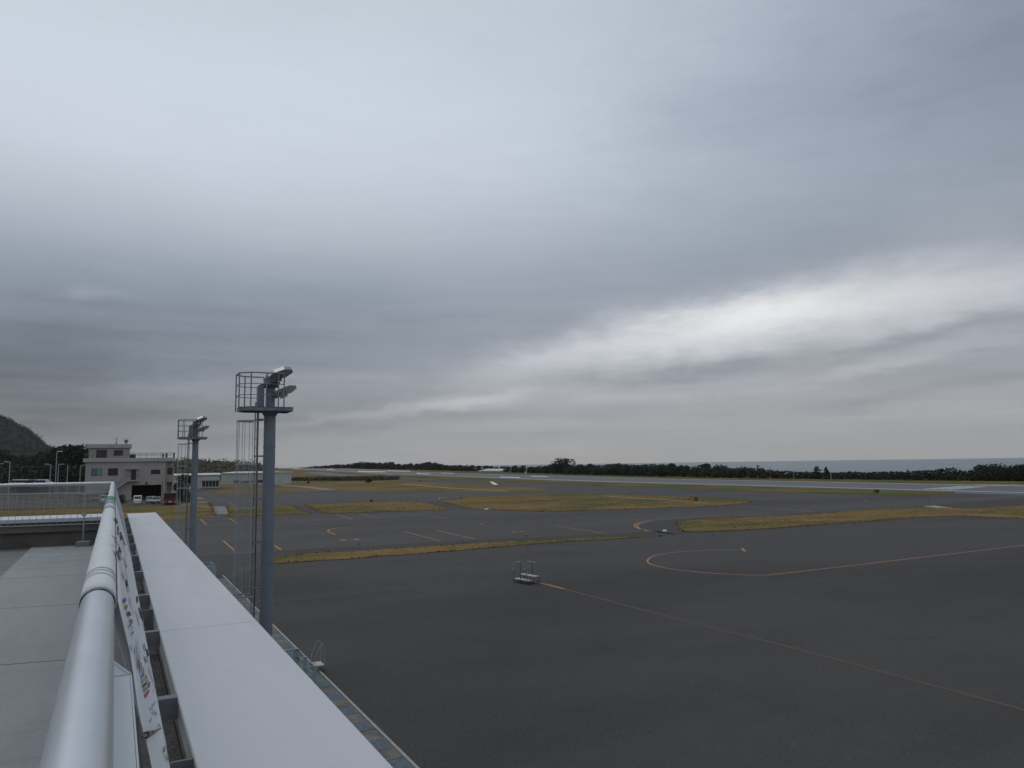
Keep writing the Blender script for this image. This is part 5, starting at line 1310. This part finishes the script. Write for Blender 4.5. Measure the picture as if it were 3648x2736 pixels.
make_vehicle('pickup', 379, 1785, M['car_white'], 'small white truck behind the deck railing, left of the station stair', cat='truck')
make_vehicle('car', 371, 1792, M['car_white'], 'small white car with green-tinted glass seen through the railing bars', cat='car', scl=.95)
make_vehicle('car', 338, 1786, M['car_grey'], 'grey car parked behind the railing beside the white truck', R(60), 'car')
make_vehicle('car', 312, 1788, M['car_grey'], 'grey car farthest left in the row behind the railing', R(70), 'car')
for px, col, lab in ((70, 'car_white', 'white car in the far car park under the dark trees, leftmost'), (92, 'car_white', 'white car in the far car park beside the leftmost one'), (126, 'car_grey', 'grey car in the far car park between the white cars and the lamps'), (160, 'car_white', 'pale car in the far car park by the street lamps')):
    q = at_depth(px, 1712, 165); v = make_vehicle('car', 400, 1790, M[col], lab, R(70), 'car'); v.location = (q.x, q.y, max(0, q.z - 1.25))
# embankment that carries the far car park
mb = MB()
c0 = at_depth(-250, 1700, 158); c1 = at_depth(300, 1700, 172)
zc = max(0, at_depth(100, 1712, 165).z - 1.25)
dd = (c1 - c0); dd.z = 0; qd = Vector((-dd.y, dd.x, 0)).normalized()
if qd.y < 0: qd = -qd
c0.z = -.1; mb.obox(c0, dd, qd * 34, Z * (zc + .09)); structure(mb.build('car_park', M['apron2']))
mb = MB(); c2 = c0 - qd * .45; c2.z = 0; mb.obox(c2, dd, qd * .4, Z * (zc + .35)); mb.obox(c2 - qd * .05 + Z * (zc + .352), dd, qd * .5, Z * .12)
tag(mb.build('retaining_wall', M['conc']), 'long low grey retaining wall below the far car park, seen under the end railing', 'wall')

# fences
def wire_fence(pa, pb, h, nposts, wires, label, mname='galv_dark', r_=.02, pr=.04, name='wire_fence'):
    a, b = G(*pa), G(*pb); d = b - a; d.z = 0
    t = tag(empty(name, a), label, 'fence')
    for i in range(nposts):
        mb = MB(); q = d * (i / (nposts - 1)); mb.tube([q, q + Z * (h + .05)], pr, 6); mb.build('post', M[mname], t)
    mb = MB()
    for k in range(wires): z = h * (k + 1) / wires; mb.tube([Z * z, d + Z * z], r_, 5)
    mb.build('wires', M[mname], t); return t
wire_fence((418, 1801), (640, 1799), 1.35, 9, 4, 'low wire fence along the brown grass before the station and fire truck', 'galv', .012, .03)
wire_fence((-120, 1820), (375, 1809), 2.6, 26, 12, 'tall grey horizontal-railed fence seen through the bars of the end railing', 'wood', .06, .05, 'rail_fence')

# street lamps of the car park
def street_lamp(px, ytop, Y, label, side=1, arm=1.2, headless=False):
    q = at_depth(px, ytop, Y)
    t = tag(empty('street_lamp' if not headless else 'lamp_post', Vector((q.x, q.y, 0))), label, 'street lamp' if not headless else 'post')
    mb = MB(); mb.tube([(0, 0, 0), (0, 0, q.z)], .11, 8, r2=.07)
    mb.build('post', M['galv'], t)
    if not headless:
        mb = MB(); mb.tube([(0, 0, q.z - .5), (side * arm * .4, 0, q.z - .1), (side * arm, 0, q.z)], .045, 6); mb.build('arm', M['galv'], t)
        mb = MB(); mb.prism([(side * arm - .1, -.18, q.z - .08), (side * arm + side * .85, -.14, q.z - .02), (side * arm + side * .85, .14, q.z - .02), (side * arm - .1, .18, q.z - .08)], (0, 0, .16)); bevel(mb.build('lamp_head', M['lamp_top'] if Y == 152 else M['galv'], t), .03)
    return t
street_lamp(181, 1654, 150, 'street lamp with its arm to the left, first of the pair before the dark trees', -1, .3)
street_lamp(209, 1655, 150, 'street lamp with its arm to the right, second of the pair before the dark trees', 1, .2)
street_lamp(203, 1609, 152, 'tallest street lamp with a bright head above the pair before the dark trees', 1, .2)
street_lamp(242, 1656, 160, 'bare lamp post without a head between the lamps and the station', headless=True)
street_lamp(287, 1658, 150, 'street lamp close beside the left corner of the station', 1, .5)
street_lamp(36, 1646, 140, 'street lamp near the left edge of the picture before the hill', -1, .2)
street_lamp(-6, 1653, 150, 'street lamp cut by the left edge of the picture', 1, .2)
# house on the hill
q = at_depth(106, 1573, 1150)
hh_ = tag(empty('hillside_house', q - Z * 3), 'tiny pale house half way up the wooded hill', 'house')
mb = MB(); mb.box(-5, -3, 0, 5, 3, 3); mb.build('wall', M['wall_white'], hh_)
mb = MB(); mb.prism([(-5.4, -3.4, 3.002), (-5.4, 3.4, 3.002), (-5.4, 0, 4.6)], (10.8, 0, 0)); mb.build('roof', M['roof_pale'], hh_)

# ------------------------------------------------------------------ low white buildings beyond the ladder of the near tower
def low_building(pa, pb, topa, depth, label, wallm, wins, name):
    a, b = G(*pa), G(*pb); a.z = b.z = min(a.z, b.z); ax = (b - a); Wd = ax.length; rz = math.atan2(ax.y, ax.x)
    da = (a - CAM).length; h = (CAM + ray(*topa) * (math.hypot(a.x, a.y) / math.hypot(ray(*topa).x, ray(*topa).y))).z - a.z
    t = tag(empty(name, a, rz), label, 'building')
    mb = MB(); mb.box(0, 0, -.3, Wd, depth, h); mb.build('wall', wallm, t)
    mb = MB(); mb.prism([(-.3, -.4, h + .002), (-.3, depth + .4, h + .002), (-.3, depth + .4, h + .35), (-.3, depth * .5, h + .62), (-.3, -.4, h + .2)], (Wd + .6, 0, 0)); mb.build('roof', M['roof_pale'], t)
    nrm = Vector((-ax.y, ax.x, 0)).normalized(); axn = ax.normalized()
    def loc(px, py):
        P = on_plane(px, py, a, nrm); dlt = P - a; return dlt.dot(axn), P.z - a.z
    for x0, y0, x1_, y1, kind in wins:
        (wa, wz1), (wb, wz0) = loc(x0, y0), loc(x1_, y1)
        wa, wb = sorted((wa, wb)); wz0, wz1 = sorted((wz0, wz1))
        if kind == 'awning':
            mb = MB(); mb.box(wa, -.8, wz0, wb, -.004, wz1); mb.build('awning', M['station'], t); continue
        mb = MB(); f = .09
        mb.box(wa - f, -.05, wz0 - f, wb + f, -.004, wz0); mb.box(wa - f, -.05, wz1, wb + f, -.004, wz1 + f); mb.box(wa - f, -.05, wz0, wa, -.004, wz1); mb.box(wb, -.05, wz0, wb + f, -.004, wz1)
        if kind > 1:
            for i in range(1, kind): xx = wa + (wb - wa) * i / kind; mb.box(xx - .06, -.05, wz0, xx + .06, -.004, wz1)
        w = mb.build('window', M['wall_white'], t)
        mb = MB(); mb.box(wa + .001, -.02, wz0 + .001, wb - .001, -.006, wz1 - .001); mb.build('pane', M['dark_glass'], w)
    return t
c1f = lambda x, y: (620 + x / 5.53, 1640 + y / 5.53)
low_building(c1f(-60, 580), c1f(895, 555), c1f(440, 300), 14, 'white low building with a broad multi-pane window, seen between the two light towers', M['wall_white'],
    [(*c1f(556, 415), *c1f(880, 515), 5), (*c1f(540, 385), *c1f(890, 400), 'awning'), (*c1f(540, 530), *c1f(885, 545), 'awning')], 'office_building')
low_building(c1f(922, 480), c1f(1790, 486), c1f(925, 262), 12, 'long pale green-white building with small dark windows behind the near tower ladder', M['wall_green'],
    [(*c1f(1188, 402), *c1f(1268, 440), 2), (*c1f(1180, 385), *c1f(1280, 396), 'awning'), (*c1f(1455, 400), *c1f(1490, 432), 1), (*c1f(1522, 400), *c1f(1553, 430), 1), (*c1f(1655, 385), *c1f(1750, 440), 2), (*c1f(1320, 398), *c1f(1450, 410), 'awning')], 'shed_building')
# grey roof showing among the far trees
a = G(1703, 1681); b = G(1782, 1683); ax = b - a; ax.z = 0; Wd = ax.length
t = tag(empty('roofed_shed', a, math.atan2(ax.y, ax.x)), 'pale grey shed roof showing among the far trees beyond the runway', 'shed')
k = (a - CAM).length / FPX
mb = MB(); mb.box(.6, 1, -.2, Wd - .6, 9, 1.0); mb.build('wall', M['wall_white'], t)
mb = MB(); mb.prism([(0, 0, .4), (Wd, 0, .4), (Wd, 5, 10 * k), (2.6, 5, 10 * k)], (0, 0, .12)); mb.prism([(2.6, 5.01, 10 * k), (Wd, 5.01, 10 * k), (Wd, 10, .9), (0, 10, .9)], (0, 0, .12)); mb.build('roof', M['roof_pale'], t)
# bush beside the station
for px, yb, yt, lab in ((655, 1752, 1694, 'leafy dark green tree between the station and the far tower'), (648, 1790, 1735, 'pale grey-green shrub behind the far tower ladder'), (432, 1795, 1765, 'dark shrub at the foot of the station stair')):
    b = G(px, yb); d = (b - CAM).length; place_tree(protos[1][0] if yb != 1790 else protos[4][0], b, (yb - yt) * d / FPX, 'tree' if yt == 1694 else 'shrub', lab, None, .8, 'yard_tree' if yt == 1694 else 'yard_shrub')

# ------------------------------------------------------------------ the air: a thin even haze over land and sea
def make_haze(density):
    m = bpy.data.materials.new('haze_air'); m.use_nodes = True; nt = m.node_tree; nt.nodes.clear()
    v = nt.nodes.new('ShaderNodeVolumePrincipled'); v.inputs['Density'].default_value = density; v.inputs['Color'].default_value = (.97, .985, 1.0, 1)
    o = nt.nodes.new('ShaderNodeOutputMaterial'); nt.links.new(v.outputs[0], o.inputs['Volume'])
    mb = MB(); mb.box(-9000, -9000, -34, 9000, 9000, 330)
    h = mb.build('haze', m); h['kind'] = 'stuff'; return h
make_haze(.00007)
